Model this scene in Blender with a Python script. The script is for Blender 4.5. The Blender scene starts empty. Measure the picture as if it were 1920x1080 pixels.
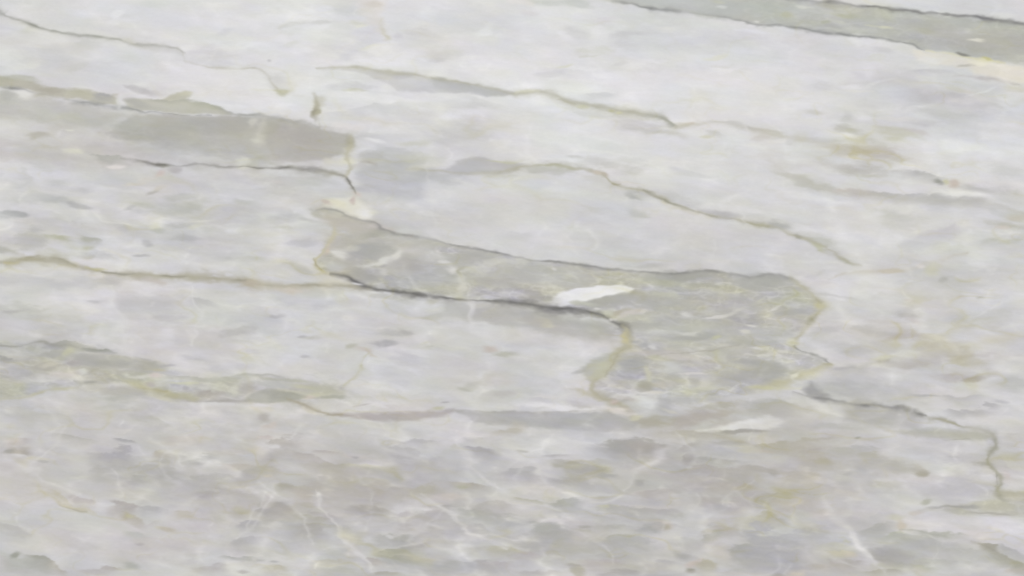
import bpy, math
import numpy as np

# ------------------------------------------------------------------ camera, world, lamps, exposure
scene = bpy.context.scene
THICK = 0.02                                   # a 20 mm slab lying flat, top face at z = 0.02
cam_d = bpy.data.cameras.new('camera'); cam = bpy.data.objects.new('camera', cam_d)
scene.collection.objects.link(cam)
cam_d.lens = 50.0; cam_d.sensor_width = 36.0
cam.location = (0, 0, THICK + 1.92 * 50.0 / 36.0)
cam_d.clip_start = 0.05; cam_d.clip_end = 100
scene.camera = cam

world = bpy.data.worlds.new('World'); scene.world = world
world.use_nodes = True
bgn = world.node_tree.nodes['Background']
bgn.inputs['Color'].default_value = (0.985, 0.99, 1.0, 1)
bgn.inputs['Strength'].default_value = 0.74
lamp_d = bpy.data.lights.new('softbox', 'AREA'); lamp_d.shape = 'RECTANGLE'
lamp_d.size = 7.0; lamp_d.size_y = 4.0; lamp_d.energy = 315.0; lamp_d.color = (1.0, 0.985, 0.965)
lamp = bpy.data.objects.new('softbox', lamp_d); scene.collection.objects.link(lamp)
lamp.location = (-1.0, 4.4, 9.0)
lamp.rotation_euler = (math.radians(-26), 0, math.radians(-6))
vs = scene.view_settings
vs.view_transform = 'Standard'; vs.look = 'None'; vs.exposure = 0.0; vs.gamma = 1.0
vs.use_curve_mapping = False

# ------------------------------------------------------------------ the sheet of stone, in millimetres (x right, y down)
rng = np.random.default_rng(7)
def axis(lo, a, b, hi, step, coarse):
    mid = np.arange(a, b + 0.01, step)
    def grow(n0, n1):
        out = []; p = n0; s = step
        while p < n1:
            s = min(coarse, s * 1.06); p += s; out.append(p)
        return np.array(out)
    right = b + grow(0, hi - b); left = a - grow(0, a - lo)[::-1]
    return np.concatenate([left, mid, right])
STEP = 1.6
xs = axis(-700, -24, 1944, 2620, STEP, 9.0)
ys = axis(-540, -24, 1104, 1620, STEP, 9.0)
NX, NY = len(xs), len(ys)
GX, GY = np.meshgrid(xs, ys)

def vnoise(u, v, seed):
    r = np.random.default_rng(seed); N = 256
    t = r.random((N, N)).astype(np.float32)
    iu = np.floor(u).astype(np.int32); iv = np.floor(v).astype(np.int32)
    fu = (u - iu).astype(np.float32); fv = (v - iv).astype(np.float32)
    fu = fu * fu * fu * (fu * (fu * 6 - 15) + 10); fv = fv * fv * fv * (fv * (fv * 6 - 15) + 10)
    i0 = iu % N; i1 = (iu + 1) % N; j0 = iv % N; j1 = (iv + 1) % N
    a = t[j0, i0] * (1 - fu) + t[j0, i1] * fu
    b = t[j1, i0] * (1 - fu) + t[j1, i1] * fu
    return (a * (1 - fv) + b * fv) * 2 - 1
TH = math.radians(6)
def fbm(x, y, sx, sy, octv, seed, gain=0.5):
    u = (x * math.cos(TH) + y * math.sin(TH)) / sx + 40; v = (-x * math.sin(TH) + y * math.cos(TH)) / sy + 40
    s = 0; amp = 1; tot = 0
    for o in range(octv):
        s = s + amp * vnoise(u + 17.3 * o, v + 9.1 * o, seed + o); tot += amp
        amp *= gain; u = u * 2.03; v = v * 2.03
    return s / tot
def sstep(a, b, x):
    t = np.clip((x - a) / (b - a), 0, 1); return t * t * (3 - 2 * t)

# small wander of every outline, longer along the bedding than across it
WX = GX + 9 * fbm(GX, GY, 70, 26, 3, 11) + 2.5 * fbm(GX, GY, 16, 6, 2, 15)
WY = GY + 3.2 * fbm(GX, GY, 60, 24, 3, 21) + 1.3 * fbm(GX, GY, 14, 6, 2, 25)
W = np.stack([WX, WY])

QX = fbm(GX, GY, 64, 26, 2, 171); QY = fbm(GX, GY, 64, 26, 2, 181)
NS = np.clip(1.7 * fbm(WX, WY, 40, 11, 4, 191, 0.6), -1, 1)
NZ1 = fbm(GX, GY, 44, 15, 3, 111, 0.6); NZ2 = fbm(GX, GY, 15, 6, 2, 121, 0.6); NZ3 = fbm(GX, GY, 60, 30, 3, 131)
# ---- ground tone of stone, light fading downward painted in, on a lattice 120 mm apart
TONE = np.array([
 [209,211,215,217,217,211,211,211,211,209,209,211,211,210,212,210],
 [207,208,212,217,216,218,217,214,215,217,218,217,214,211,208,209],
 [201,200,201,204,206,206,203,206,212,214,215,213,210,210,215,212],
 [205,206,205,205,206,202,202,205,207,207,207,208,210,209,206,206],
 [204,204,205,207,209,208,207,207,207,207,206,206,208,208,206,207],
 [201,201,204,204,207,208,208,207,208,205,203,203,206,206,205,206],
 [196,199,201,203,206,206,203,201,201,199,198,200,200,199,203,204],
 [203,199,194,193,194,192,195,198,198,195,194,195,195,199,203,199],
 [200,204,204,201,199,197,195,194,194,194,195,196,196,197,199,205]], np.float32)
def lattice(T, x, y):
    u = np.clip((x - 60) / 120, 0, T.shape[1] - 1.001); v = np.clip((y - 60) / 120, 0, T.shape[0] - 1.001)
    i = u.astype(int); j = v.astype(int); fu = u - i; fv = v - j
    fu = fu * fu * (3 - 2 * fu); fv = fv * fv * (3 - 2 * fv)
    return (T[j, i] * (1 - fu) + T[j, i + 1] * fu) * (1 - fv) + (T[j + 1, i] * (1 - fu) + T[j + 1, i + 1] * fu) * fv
# how strongly the stone is mottled (0 calm, 1 busy)
MOT = np.array([
 [.25,.25,.2,.25,.3,.35,.3,.25,.2,.2,.2,.2,.2,.2,.3,.3],
 [.3,.3,.25,.2,.3,.3,.3,.3,.3,.25,.2,.2,.25,.3,.4,.5],
 [.5,.5,.5,.4,.4,.4,.4,.4,.35,.35,.3,.3,.5,.6,.5,.5],
 [.9,.9,.9,.9,.7,.6,.5,.3,.3,.25,.25,.25,.3,.4,.5,.6],
 [.6,.6,.6,.7,.7,.7,.7,.7,.6,.6,.6,.6,.5,.5,.5,.5],
 [.8,.8,.7,.6,.6,.6,.6,.6,.6,.7,.8,.8,.6,.7,.7,.6],
 [.9,.9,.9,.9,.7,.7,.7,.7,.8,.8,.8,.8,.7,.6,.7,.7],
 [.55,.7,1,1,1,1,1,1,1,1,1,1,1,.8,.6,.7],
 [.5,.5,.6,.9,1,1,1,1,1,1,1,1,1,.9,.9,.7]], np.float32)
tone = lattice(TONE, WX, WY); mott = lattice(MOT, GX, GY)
C = np.empty((NY, NX, 3), np.float32)
cl = fbm(WX, WY, 150, 46, 4, 31); st = fbm(WX + 20 * cl, WY + 8 * cl, 46, 11, 3, 41)
big = fbm(WX, WY, 260, 120, 2, 51); tint = fbm(WX, WY, 90, 30, 3, 61, 0.6); pink = fbm(WX, WY, 120, 40, 3, 71, 0.6)
# grey lenses of stone with a paler web between them, at three sizes
def web(sx, sy, seed, k):
    n = fbm(WX + 30 * cl, WY + 12 * cl, sx, sy, 2, seed, 0.45)
    return np.exp(-(np.abs(n) / (.55 * k)) ** 1.5) - 0.38
w1 = web(130, 60, 141, .55); w2 = web(64, 26, 151, .55); w3 = web(28, 11, 161, .5)
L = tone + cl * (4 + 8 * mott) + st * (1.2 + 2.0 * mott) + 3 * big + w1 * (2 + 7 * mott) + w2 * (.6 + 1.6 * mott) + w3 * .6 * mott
tt = np.clip(tint * 1.6 + .25, -.25, 1); pp = np.clip(pink * 1.7, -1, 1)
C[..., 0] = L + 0.7 + 0.4 * tt + 1.3 * pp
C[..., 1] = L - 0.3 + 1.0 * tt - 0.5 * pp
C[..., 2] = L + 0.1 - 4.0 * tt - 1.0 * pp
DEV = C - L[..., None] + (L - tone)[..., None]
K = np.zeros((NY, NX), np.int16)               # which vein or patch of the slab each spot belongs to
KA = np.zeros((NY, NX), np.float32)
PARTS = [('slab_body', None)]

def win(x0, y0, x1, y1, pad):
    pad += 16
    i0 = max(0, np.searchsorted(xs, x0 - pad)); i1 = np.searchsorted(xs, x1 + pad)
    j0 = max(0, np.searchsorted(ys, y0 - pad)); j1 = np.searchsorted(ys, y1 + pad)
    return slice(j0, j1), slice(i0, i1)
def lay(s, m, col):
    col = np.asarray(col, np.float32)
    C[s] += m[..., None] * (col - C[s])
def claim(s, m, part):
    hit = m > np.maximum(KA[s], 0.30)
    K[s][hit] = part; KA[s][hit] = m[hit]
def part(name, label=None):
    PARTS.append((name, label)); return len(PARTS) - 1

# ---- a lens-shaped fleck; edge: 0 soft all round, +1 crisp above and fading below, -1 the other way
def D(x, y, rx, ry, col, a=0.7, ang=4, edge=0, soft=0.6, gain=1.0):
    R = max(rx, ry)
    s = win(x - 1.5 * R, y - 1.5 * R, x + 1.5 * R, y + 1.5 * R, 8)
    if s[0].start >= s[0].stop or s[1].start >= s[1].stop: return
    g = sum(col) / 3; ds = .6 if col[0] - col[1] > 6 else .85; col = tuple(g + ds * (q - g) for q in col)
    small = min(1.0, rx / 26.0)
    t = math.radians(ang); dx = WX[s] + small * 15 * QX[s] - x; dy = WY[s] + small * 6 * QY[s] - y
    u = (dx * math.cos(t) + dy * math.sin(t)) / rx; v = (-dx * math.sin(t) + dy * math.cos(t)) / ry
    r = np.sqrt(u * u + v * v); n1 = NS[s]
    if edge:
        vv = v * edge + .35 * n1
        prof = sstep(-1.05, -0.72, vv - 0.35 * u * u) * (1 - sstep(-0.6, 1.2, vv)) * (1 - sstep(0.3, 1.15, np.abs(u)))
        m = prof * (1 + .5 * n1)
    else:
        prof = np.exp(-1.0 * r * r)
        m = sstep(.06, 1.0, prof + (.10 + .22 * small) * n1 * sstep(.02, .4, prof))
    here = float(C[s].mean()); diff = g - here
    k = 1 + gain * 0.8 * math.exp(-(diff / 15.0) ** 2)             # faint flecks are drawn out, strong ones kept as they are
    col = np.asarray(col, np.float32) + (k - 1) * diff
    lay(s, np.clip(m, 0, 1) * min(1.0, a * 1.15), col + 0.35 * DEV[s])

def smooth_line(pts, n=4):
    p = np.array([(q[0], q[1], q[2] if len(q) > 2 else 1.0, q[3] if len(q) > 3 else 1.0) for q in pts], float)
    e0 = 2 * p[0] - p[1]; e1 = 2 * p[-1] - p[-2]; e0[2:] = p[0, 2:]; e1[2:] = p[-1, 2:]
    q = np.vstack([e0, p, e1]); out = []
    for i in range(1, len(q) - 2):
        for k in range(n):
            t = k / n
            out.append(0.5 * (2 * q[i] + (q[i+1] - q[i-1]) * t + (2*q[i-1] - 5*q[i] + 4*q[i+1] - q[i+2]) * t*t + (3*q[i] - q[i-1] - 3*q[i+1] + q[i+2]) * t**3))
    out.append(p[-1]); return np.array(out)
def run_out(pts):
    # a vein that reaches the edge of the view goes on through the slab
    pts = [tuple(q) for q in pts]
    r = np.random.default_rng(int(abs(pts[0][0] * 7 + pts[0][1] * 13)) + 3)
    def ext(a, b):
        dx, dy = a[0] - b[0], a[1] - b[1]; l = math.hypot(dx, dy); dx /= l; dy /= l
        o = []; x, y = a[0], a[1]; w = a[2] if len(a) > 2 else 1.0; al = a[3] if len(a) > 3 else 1.0
        for k in range(6):
            ang = r.normal(0, .12); dx, dy = dx * math.cos(ang) - dy * math.sin(ang), dx * math.sin(ang) + dy * math.cos(ang)
            x += dx * 110; y += dy * 110; w *= r.uniform(.8, 1.1); al = min(1, al * r.uniform(.75, 1.05)); o.append((x, y, w, al))
        return o
    edge = lambda q: q[0] <= 1 or q[0] >= 1919 or q[1] <= 0 or q[1] >= 1079
    if edge(pts[0]) and pts[0][1] > -100: pts = ext(pts[0], pts[1])[::-1] + pts
    if edge(pts[-1]): pts = pts + ext(pts[-1], pts[-2])
    return pts
# ---- a vein along a line; up / dn: reach to the left and right of its run (above and below when drawn left to right)
def V(pts, col, a=0.8, up=2.0, dn=2.0, broken=0.6, p=None, on=True, wav=0.0):
    q = smooth_line(run_out(pts) if on else pts); mw = q[:, 2].max() * max(up, dn) * 2.4
    s = win(q[:, 0].min(), q[:, 1].min(), q[:, 0].max(), q[:, 1].max(), mw)
    x = WX[s] + wav * QX[s]; y = WY[s] + .6 * wav * QY[s]; best = np.full(x.shape, 1e9, np.float32); sg = np.zeros_like(best); w = np.ones_like(best); al = np.zeros_like(best)
    bx, by = xs[s[1]], ys[s[0]]
    for k in range(len(q) - 1):
        a0, b0 = q[k], q[k + 1]; pad = mw + 16
        i0 = np.searchsorted(bx, min(a0[0], b0[0]) - pad); i1 = np.searchsorted(bx, max(a0[0], b0[0]) + pad)
        j0 = np.searchsorted(by, min(a0[1], b0[1]) - pad); j1 = np.searchsorted(by, max(a0[1], b0[1]) + pad)
        if i0 >= i1 or j0 >= j1: continue
        z = (slice(j0, j1), slice(i0, i1)); d = b0[:2] - a0[:2]; l2 = d @ d + 1e-9
        px = x[z] - a0[0]; py = y[z] - a0[1]; t = np.clip((px * d[0] + py * d[1]) / l2, 0, 1)
        ex = px - t * d[0]; ey = py - t * d[1]; dist = ex * ex + ey * ey
        h = dist < best[z]
        best[z][h] = dist[h]; sg[z][h] = np.sign(d[0] * py - d[1] * px)[h]
        w[z][h] = (a0[2] + t * (b0[2] - a0[2]))[h]; al[z][h] = (a0[3] + t * (b0[3] - a0[3]))[h]
    wob = np.clip(1 + 0.9 * NZ3[s] + .4 * NZ2[s], .45, 1.7)
    r = np.sqrt(best) / (np.maximum(w, .05) * np.where(sg < 0, up, dn) * 1.25 * wob)
    br = 1 - broken * (0.5 + 0.5 * np.clip(2.4 * fbm(x, y, 30, 14, 3, 81), -1, 1))
    m = np.exp(-1.15 * r ** 1.7) * a * np.clip(al, 0, 1.2) * br
    m = np.clip(m, 0, 1); lay(s, m, col)
    if p is not None: claim(s, np.exp(-1.15 * (np.sqrt(best) / (np.maximum(w, .6) * np.maximum(np.where(sg < 0, up, dn), 1.9) * 1.25)) ** 1.7) * .9 * (al > .15), p)
# ---- a patch with an outline; soft: width of its edge, fade: (x0,y0,x1,y1) full at the first point, gone at the second
def P(pts, col, a=0.8, soft=8, fade=None, p=None, asp=0.55, grain=0.0):
    v = np.array(pts, float); s = win(v[:, 0].min(), v[:, 1].min(), v[:, 0].max(), v[:, 1].max(), soft * 2)
    x = WX[s]; y = WY[s]; best = np.full(x.shape, 1e9, np.float32); ins = np.zeros(x.shape, bool)
    for k in range(len(v)):
        a0, b0 = v[k], v[(k + 1) % len(v)]
        dx = (b0[0] - a0[0]) * asp; dy = b0[1] - a0[1]; l2 = dx * dx + dy * dy + 1e-9
        px = (x - a0[0]) * asp; py = y - a0[1]; t = np.clip((px * dx + py * dy) / l2, 0, 1)
        best = np.minimum(best, (px - t * dx) ** 2 + (py - t * dy) ** 2)
        c = (a0[1] > y) != (b0[1] > y)
        if a0[1] != b0[1]: ins ^= c & (x < (b0[0] - a0[0]) * (y - a0[1]) / (b0[1] - a0[1]) + a0[0])
    sd = np.sqrt(best) * np.where(ins, 1, -1)
    sd = sd + (.5 + .08 * soft) * NZ2[s] + (1 + .32 * soft) * NZ1[s]
    m = sstep(-soft * .5, soft * .6, sd)
    if fade:
        fx, fy, gx, gy = fade; l2 = (gx - fx) ** 2 + (gy - fy) ** 2
        m = m * (1 - sstep(0, 1, ((x - fx) * (gx - fx) + (y - fy) * (gy - fy)) / l2))
    lay(s, m * a, np.asarray(col, np.float32) + 0.95 * DEV[s])
    if grain:                                  # clouded, threaded stone inside the patch
        rd = (1 - sstep(0, .30, np.abs(fbm(x, y, 46, 15, 3, 211, .55)))) - .4; rd2 = (1 - sstep(0, .3, np.abs(fbm(x, y, 20, 7, 2, 221, .55)))) - .4
        gm = (m * a * grain)[..., None]; yt = np.clip(2 * fbm(x, y, 50, 18, 3, 231), -1, 1)[..., None]
        C[s] += gm * (rd * 9 + rd2 * 5 + 5 * NS[s])[..., None] + gm * yt * np.array([1.5, 1.5, -6], np.float32)
    if p is not None: claim(s, m * .8 * (sd > 0), p)

# ------------------------------------------------------------------ loose flecks all through the stone
def flecks(n, x0, x1, y0, y1, seed):
    r = np.random.default_rng(seed)
    for _ in range(n):
        x = r.uniform(x0, x1); y = r.uniform(y0, y1)
        mo = float(lattice(MOT, np.array([x]), np.array([y]))[0])
        if r.random() > .65 * mo * mo + .04: continue
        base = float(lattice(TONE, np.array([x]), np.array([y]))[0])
        rx = r.lognormal(3.5, .5); ry = max(3, rx * r.uniform(.16, .36))
        k = r.random()
        if k < .50: d = -r.uniform(4, 13); e = 1; ry *= 1.5
        else: d = r.uniform(4, 11); e = -1 if r.random() < .4 else 0
        q = r.random(); tn = (0, 0, 1) if q < .45 else ((0, 1, -7) if q < .75 else ((3, -1, -4) if q < .9 else (1, 2, -10)))
        D(x, y, rx, ry, (base + d + tn[0], base + d + tn[1], base + d + tn[2]), r.uniform(.2, .5), r.normal(3, 12), e, gain=0)
flecks(1700, -20, 1940, -20, 1100, 5)
flecks(500, -700, -20, -540, 1620, 6); flecks(500, 1940, 2620, -540, 1620, 8)
flecks(420, -20, 1940, -540, -20, 9); flecks(700, -20, 1940, 1100, 1620, 10)

DK = (112, 112, 111); GR = (164, 164, 161); OL = (178, 175, 156); YE = (206, 202, 170); PE = (213, 196, 184)
WH = (223, 223, 222); TA = (188, 182, 172); GG = (181, 181, 173); LG = (192, 191, 191)

# ------------------------------------------------------------------ broad patches
p_left = part('grey_patch', 'warm grey patch left of the middle, ending in a blunt tip')
P([(-300,150),(60,182),(150,190),(215,205),(245,212),(215,232),(180,242),(120,240),(60,225),(-300,215)], (187,186,180), .85, 18)
P([(-300,258),(60,262),(240,272),(330,284),(480,300),(480,316),(400,314),(300,312),(200,318),(100,300),(-300,290)], (191,189,186), .8, 20)
P([(200,249),(224,231),(244,214),(270,211),(330,214),(395,218),(440,217),(500,221),(540,227),(565,228),(590,235),(612,243),(640,247),(656,250),(664,262),(658,273),(645,281),(646,290),(620,298),(560,304),(500,304),(450,300),(400,294),(350,289),(300,280),(255,268),(225,258)], (181,180,173), .8, 26, p=p_left, grain=.8)
P([(200,249),(224,231),(244,214),(270,211),(330,214),(395,218),(440,217),(500,221),(540,227),(565,228),(590,235),(612,243),(640,247),(656,250),(664,262),(658,273),(645,281),(646,290),(620,298),(560,304),(500,304),(450,300),(400,294),(350,289),(300,280),(255,268),(225,258)], (177,176,169), .85, 7, fade=(430,230,410,335))
D(560,255,80,26,(175,171,168),.6); D(350,240,90,16,(173,172,166),.5); D(440,268,120,14,(180,178,172),.4)
D(490,243,13,24,(198,195,182),.85,5); D(470,230,12,7,(205,202,190),.7,-20); D(506,240,20,18,(178,176,160),.6); D(655,263,9,12,(166,163,145),.75,0)
D(478,262,10,5,(206,205,190),.7); D(470,250,22,20,(190,188,178),.5)
p_ol = part('olive_streak', 'olive streak entering from the left edge')
P([(-300,118),(0,143),(30,148),(60,152),(72,160),(100,163),(130,168),(160,172),(188,175),(215,178),(219,199),(190,197),(160,190),(130,185),(110,181),(72,181),(50,170),(20,166),(0,164),(-300,140)], (178,177,160), .88, 7, p=p_ol)
D(35,150,40,6,(176,177,155),.5); D(85,170,30,9,(172,168,152),.6); D(150,178,25,8,(186,184,165),.5)
P([(230,160),(250,161),(285,168),(320,175),(340,178),(330,185),(280,181),(245,172)], (185,184,183), .75, 6, fade=(280,168,288,192))
p_ol2 = part('olive_streak', 'short olive lens on top of the warm grey patch')
P([(230,186),(270,184),(300,187),(325,176),(345,172),(357,178),(352,186),(375,192),(400,196),(415,205),(430,215),(390,216),(330,212),(260,207),(234,201)], (184,184,170), .85, 6, p=p_ol2)
D(330,190,50,5,(172,173,158),.6,4,1); D(385,201,30,6,(174,175,156),.7,8,1); D(258,195,24,7,(173,173,163),.5)
D(196,188,24,10,(169,169,166),.8,6,1); D(345,177,12,5,(205,203,178),.6)
D(46,177,26,8,(212,211,204),.85,8); D(12,178,22,12,(186,186,178),.7); D(66,256,24,7,(190,187,176),.8,6); D(132,245,10,3,(212,212,202),.7); D(20,235,40,8,(204,204,200),.4)

# top right band
p_band = part('grey_green_band', 'grey green band crossing the top right corner')
P([(-700,-420),(-100,-290),(600,-160),(1100,-62),(1350,-20),(1515,-2),(1545,1),(1580,5),(1615,12),(1660,15),(1700,18),(1740,25),(1780,28),(1820,32),(1850,36),(1900,40),(1920,44),(2200,90),(2650,140),(2650,235),(2200,160),(1920,122),(1870,116),(1830,110),(1800,105),(1770,97),(1730,92),(1710,82),(1680,75),(1650,72),(1600,68),(1560,62),(1520,55),(1480,50),(1440,49),(1420,47),(1380,39),(1350,31),(1320,26),(1290,24),(1250,19),(1220,16),(1190,11),(1160,3),(1000,-22),(600,-84),(0,-190),(-700,-310)], (185,186,180), .92, 9, p=p_band, grain=.6)
D(1260,2,130,20,(190,193,189),.8,6); D(1380,20,60,18,(184,187,180),.6,6); D(1440,10,60,14,(176,182,174),.5)
D(1040,2,90,9,(201,204,199),.8); D(960,5,40,6,(210,212,206),.6); D(1860,85,80,25,(178,177,166),.5); D(1760,45,70,14,(178,178,172),.5)
for x, y, rx, ry, c, a in [(1655,50,20,4,(207,207,184),.9),(1630,47,14,3,(200,200,180),.8),(1830,76,15,2.6,(208,206,192),.9),(1575,42,16,5,(196,197,184),.8),(1478,26,14,6,(190,190,164),.8),(1510,12,16,4,(202,203,195),.8),(1580,14,18,4,(198,199,190),.7),(1590,28,26,6,(182,183,160),.7),(1545,42,10,4,(176,178,158),.6),(1418,42,9,2.5,(208,208,200),.8),(1350,12,12,3,(200,202,196),.7),(1345,2,14,4,(196,198,178),.6),(1740,58,20,8,(182,182,160),.5),(1880,82,30,4,(188,188,170),.5),(1880,30,20,8,(222,222,216),.5),(1560,52,24,4,(176,176,172),.6),(1690,68,40,5,(178,178,175),.5)]:
    D(x, y, rx, ry, c, a, 6)
P([(1715,92),(1735,95),(1770,98),(1800,107),(1830,113),(1880,120),(1920,126),(2200,170),(2200,185),(1920,153),(1890,150),(1850,142),(1825,138),(1815,128),(1790,125),(1750,122),(1720,112)], (222,217,207), .85, 9)
D(1745,112,30,10,(219,219,215),.7); D(1800,124,25,6,(214,211,200),.8); D(1830,118,16,6,(224,219,196),.7); D(1810,123,18,2.5,(190,187,172),.6,-10)
V([(1700,134,.6,.4),(1725,131,1),(1750,130,1.2),(1780,133,1,.8),(1800,140,.7,.4)], (190,189,191), .8, 1.6, 6)
V([(1790,142,.6,.3),(1830,144,1),(1860,147,1.2),(1890,152,1),(1912,157,.6,.7)], (184,178,174), .8, 3, 3)
P([(1580,160),(1600,136),(1660,132),(1700,136),(1720,140),(1715,150),(1660,160),(1600,165)], (201,200,201), .7, 16)
D(1600,162,25,5,(218,217,220),.6,6); D(1610,170,25,4,(216,214,205),.5); D(1640,160,40,3,(212,212,212),.6,-10)
D(1750,180,50,14,(198,197,199),.7); D(1717,206,26,6,(219,218,218),.8,-14); D(1760,212,70,10,(200,200,197),.6); D(1750,228,40,8,(200,199,200),.6); D(1650,95,30,8,(201,200,201),.6); D(1560,105,40,8,(204,204,204),.4); D(1900,166,20,10,(210,208,192),.5); D(1830,172,30,3,(214,216,214),.6,-18)
D(1840,200,50,8,(200,199,200),.5); D(1530,160,30,10,(204,203,205),.4); D(1500,200,40,10,(219,218,221),.5); D(1690,222,50,5,(215,212,205),.5)

# ---- great green grey patch right of the middle
p_big = part('grey_green_patch', 'large grey green patch right of the middle with rounded right end')
BIG = [(604,389),(616,386),(640,397),(670,410),(700,419),(720,431),(750,441),(800,450),(850,459),(900,469),(960,481),(1020,490),(1100,500),(1170,507),(1230,510),(1300,509),(1345,509),(1400,518),(1440,517),(1480,522),(1505,540),(1526,560),(1541,572),(1526,600),(1492,638),(1496,656),(1525,668),(1556,684),(1530,697),(1500,712),(1450,728),(1400,738),(1350,748),(1300,752),(1250,748),(1210,745),(1180,752),(1155,760),(1120,745),(1112,728),(1130,703),(1150,680),(1164,655),(1171,632),(1172,616),(1150,600),(1110,590),(1060,581),(1000,573),(960,567),(920,563),(880,560),(830,557),(790,553),(750,548),(710,545),(690,539),(660,526),(640,517),(615,513),(595,503),(590,491),(600,480),(612,465),(622,448),(626,428),(614,408)]
P(BIG, (189,189,183), .9, 10, p=p_big, grain=1.5)
big_mot = [(670,450,60,60,(193,190,178),.7,0),(760,485,90,45,(193,192,184),.7,6),(860,520,60,40,(193,193,184),.6,4),(950,515,70,26,(192,192,182),.6,6),(1060,525,60,20,(190,190,185),.5,4),(1300,620,160,70,(187,188,182),.5,0),(660,424,60,24,(194,189,177),.7,22),(700,425,38,8,(203,194,183),.8,18),(690,441,34,7,(175,174,160),.75,-6),(650,450,30,18,(190,187,174),.7,0),(690,472,44,19,(178,178,175),.85,-4),(660,465,14,6,(205,203,190),.5,0),(640,477,18,11,(208,207,198),.85,10),(625,500,24,9,(196,197,188),.6,0),(700,495,34,5,(206,206,199),.6,-14),(770,494,60,24,(183,181,177),.8,8),(690,515,36,14,(176,175,171),.8,6),(720,510,8,10,(198,197,193),.6,0),(718,499,8,3,(176,174,172),.8,0),(740,476,22,7,(206,203,194),.7,-30),(715,488,14,6,(210,210,202),.7,-30),(770,466,40,9,(196,191,182),.6,14),(768,445,14,4,(208,198,190),.6,8),(800,462,24,10,(188,186,181),.5,0),(832,490,10,4,(218,216,211),.9,8),(846,508,9,9,(214,212,206),.85,0),(858,535,10,26,(205,205,198),.55,0),(824,472,7,9,(207,203,200),.6,0),(870,483,70,13,(180,180,175),.75,8),(880,508,30,10,(199,199,182),.75,-14),(930,494,40,6,(200,199,186),.7,-8),(930,525,44,10,(181,179,172),.7,0),(790,525,50,18,(189,190,186),.6,0),(1010,510,60,16,(184,184,178),.5,0),(1045,503,6,3,(206,205,200),.8,0),(1000,525,30,8,(188,188,182),.5,0),(970,493,30,6,(200,200,186),.6,-6),(1090,510,60,9,(187,188,187),.5,0),(1205,515,10,4,(204,203,190),.8,-30),(1240,520,50,10,(177,178,172),.6,0),(1300,515,60,9,(170,171,163),.7,0),(1420,530,60,14,(173,174,169),.7,4),(1255,530,26,10,(186,187,166),.6,0),(1150,565,50,15,(173,173,170),.85,-12),(1200,556,30,12,(180,180,174),.5,0),(1240,552,30,9,(195,196,180),.8,-10),(1180,590,34,5,(200,193,182),.85,-24),(1165,588,20,4,(186,180,160),.7,-24),(1205,583,12,4,(206,203,196),.6,-30),(1230,565,40,14,(180,181,176),.6,0),(1210,610,30,8,(177,178,172),.6,0),(1285,590,14,5,(206,206,201),.85,8),(1345,593,28,3.5,(210,209,204),.9,-16),(1370,585,24,4,(198,197,190),.6,-16),(1290,622,30,4,(200,200,193),.7,8),(1240,620,20,4,(200,202,196),.6,0),(1210,645,16,5,(168,170,168),.7,0),(1190,640,12,3,(172,173,172),.7,0),(1225,650,12,5,(205,205,202),.7,20),(1290,632,30,6,(174,175,171),.6,0),(1330,628,24,6,(176,177,170),.6,0),(1400,620,14,4,(206,205,190),.8,0),(1342,632,12,5,(194,195,165),.8,-20),(1410,607,14,3,(208,207,203),.8,10),(1420,575,20,10,(178,179,172),.6,0),(1430,560,16,4,(196,196,176),.7,-20),(1390,560,40,8,(178,178,174),.5,0),(1460,575,24,3.5,(207,206,199),.8,-20),(1465,562,30,8,(186,187,170),.5,-10),(1490,585,40,9,(174,175,170),.7,-6),(1420,653,14,4,(206,206,204),.8,8),(1410,640,50,10,(178,180,172),.6,0),(1450,625,40,12,(186,187,180),.5,0),(1470,612,20,6,(196,196,180),.5,-20),(1360,660,40,10,(186,187,172),.6,-6),(1220,662,44,9,(194,190,188),.8,0),(1270,670,30,6,(198,194,188),.7,0),(1260,690,24,14,(196,198,194),.7,0),(1180,690,26,20,(180,180,181),.8,0),(1195,684,22,12,(176,177,174),.7,0),(1213,702,7,16,(200,199,178),.75,0),(1207,724,18,10,(175,173,157),.9,0),(1240,722,20,9,(200,193,170),.85,0),(1225,735,24,4,(206,202,190),.8,-4),(1270,708,24,10,(186,187,184),.6,0),(1310,715,24,12,(184,183,184),.6,0),(1300,703,30,3,(204,201,196),.7,0),(1325,722,14,10,(204,203,196),.6,-30),(1330,730,26,4,(200,200,184),.7,0),(1265,752,24,14,(198,198,196),.7,20),(1200,745,40,8,(206,205,202),.6,-4),(1400,700,60,28,(176,175,170),.8,0),(1350,690,30,14,(188,188,178),.5,0),(1345,670,14,10,(194,195,178),.6,0),(1450,695,60,22,(174,175,170),.75,0),(1440,680,40,10,(172,173,169),.6,0),(1300,750,60,12,(184,184,177),.6,0),(1240,760,20,20,(180,181,180),.6,40),(1205,758,26,17,(206,208,206),.85,25),(1300,783,70,14,(183,177,171),.8,-10),(1340,762,40,7,(184,182,166),.7,-10),(1220,790,34,10,(179,176,158),.85,0),(1252,772,16,3,(204,202,192),.6,20),(1435,728,30,5,(202,202,160),.8,0),(1440,760,44,16,(179,180,176),.6,0)]
for x, y, rx, ry, c, a, an in big_mot: D(x, y, rx, ry, c, a, an)
p_wh = part('white_inclusion', 'bright white lens inside the grey green patch')
P([(1024,566),(1052,550),(1082,540),(1120,533),(1160,533),(1188,542),(1176,550),(1124,561),(1086,570),(1052,578),(1032,574)], (225,226,228), 1.0, 5, p=p_wh, fade=(1070,552,1000,577))
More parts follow.
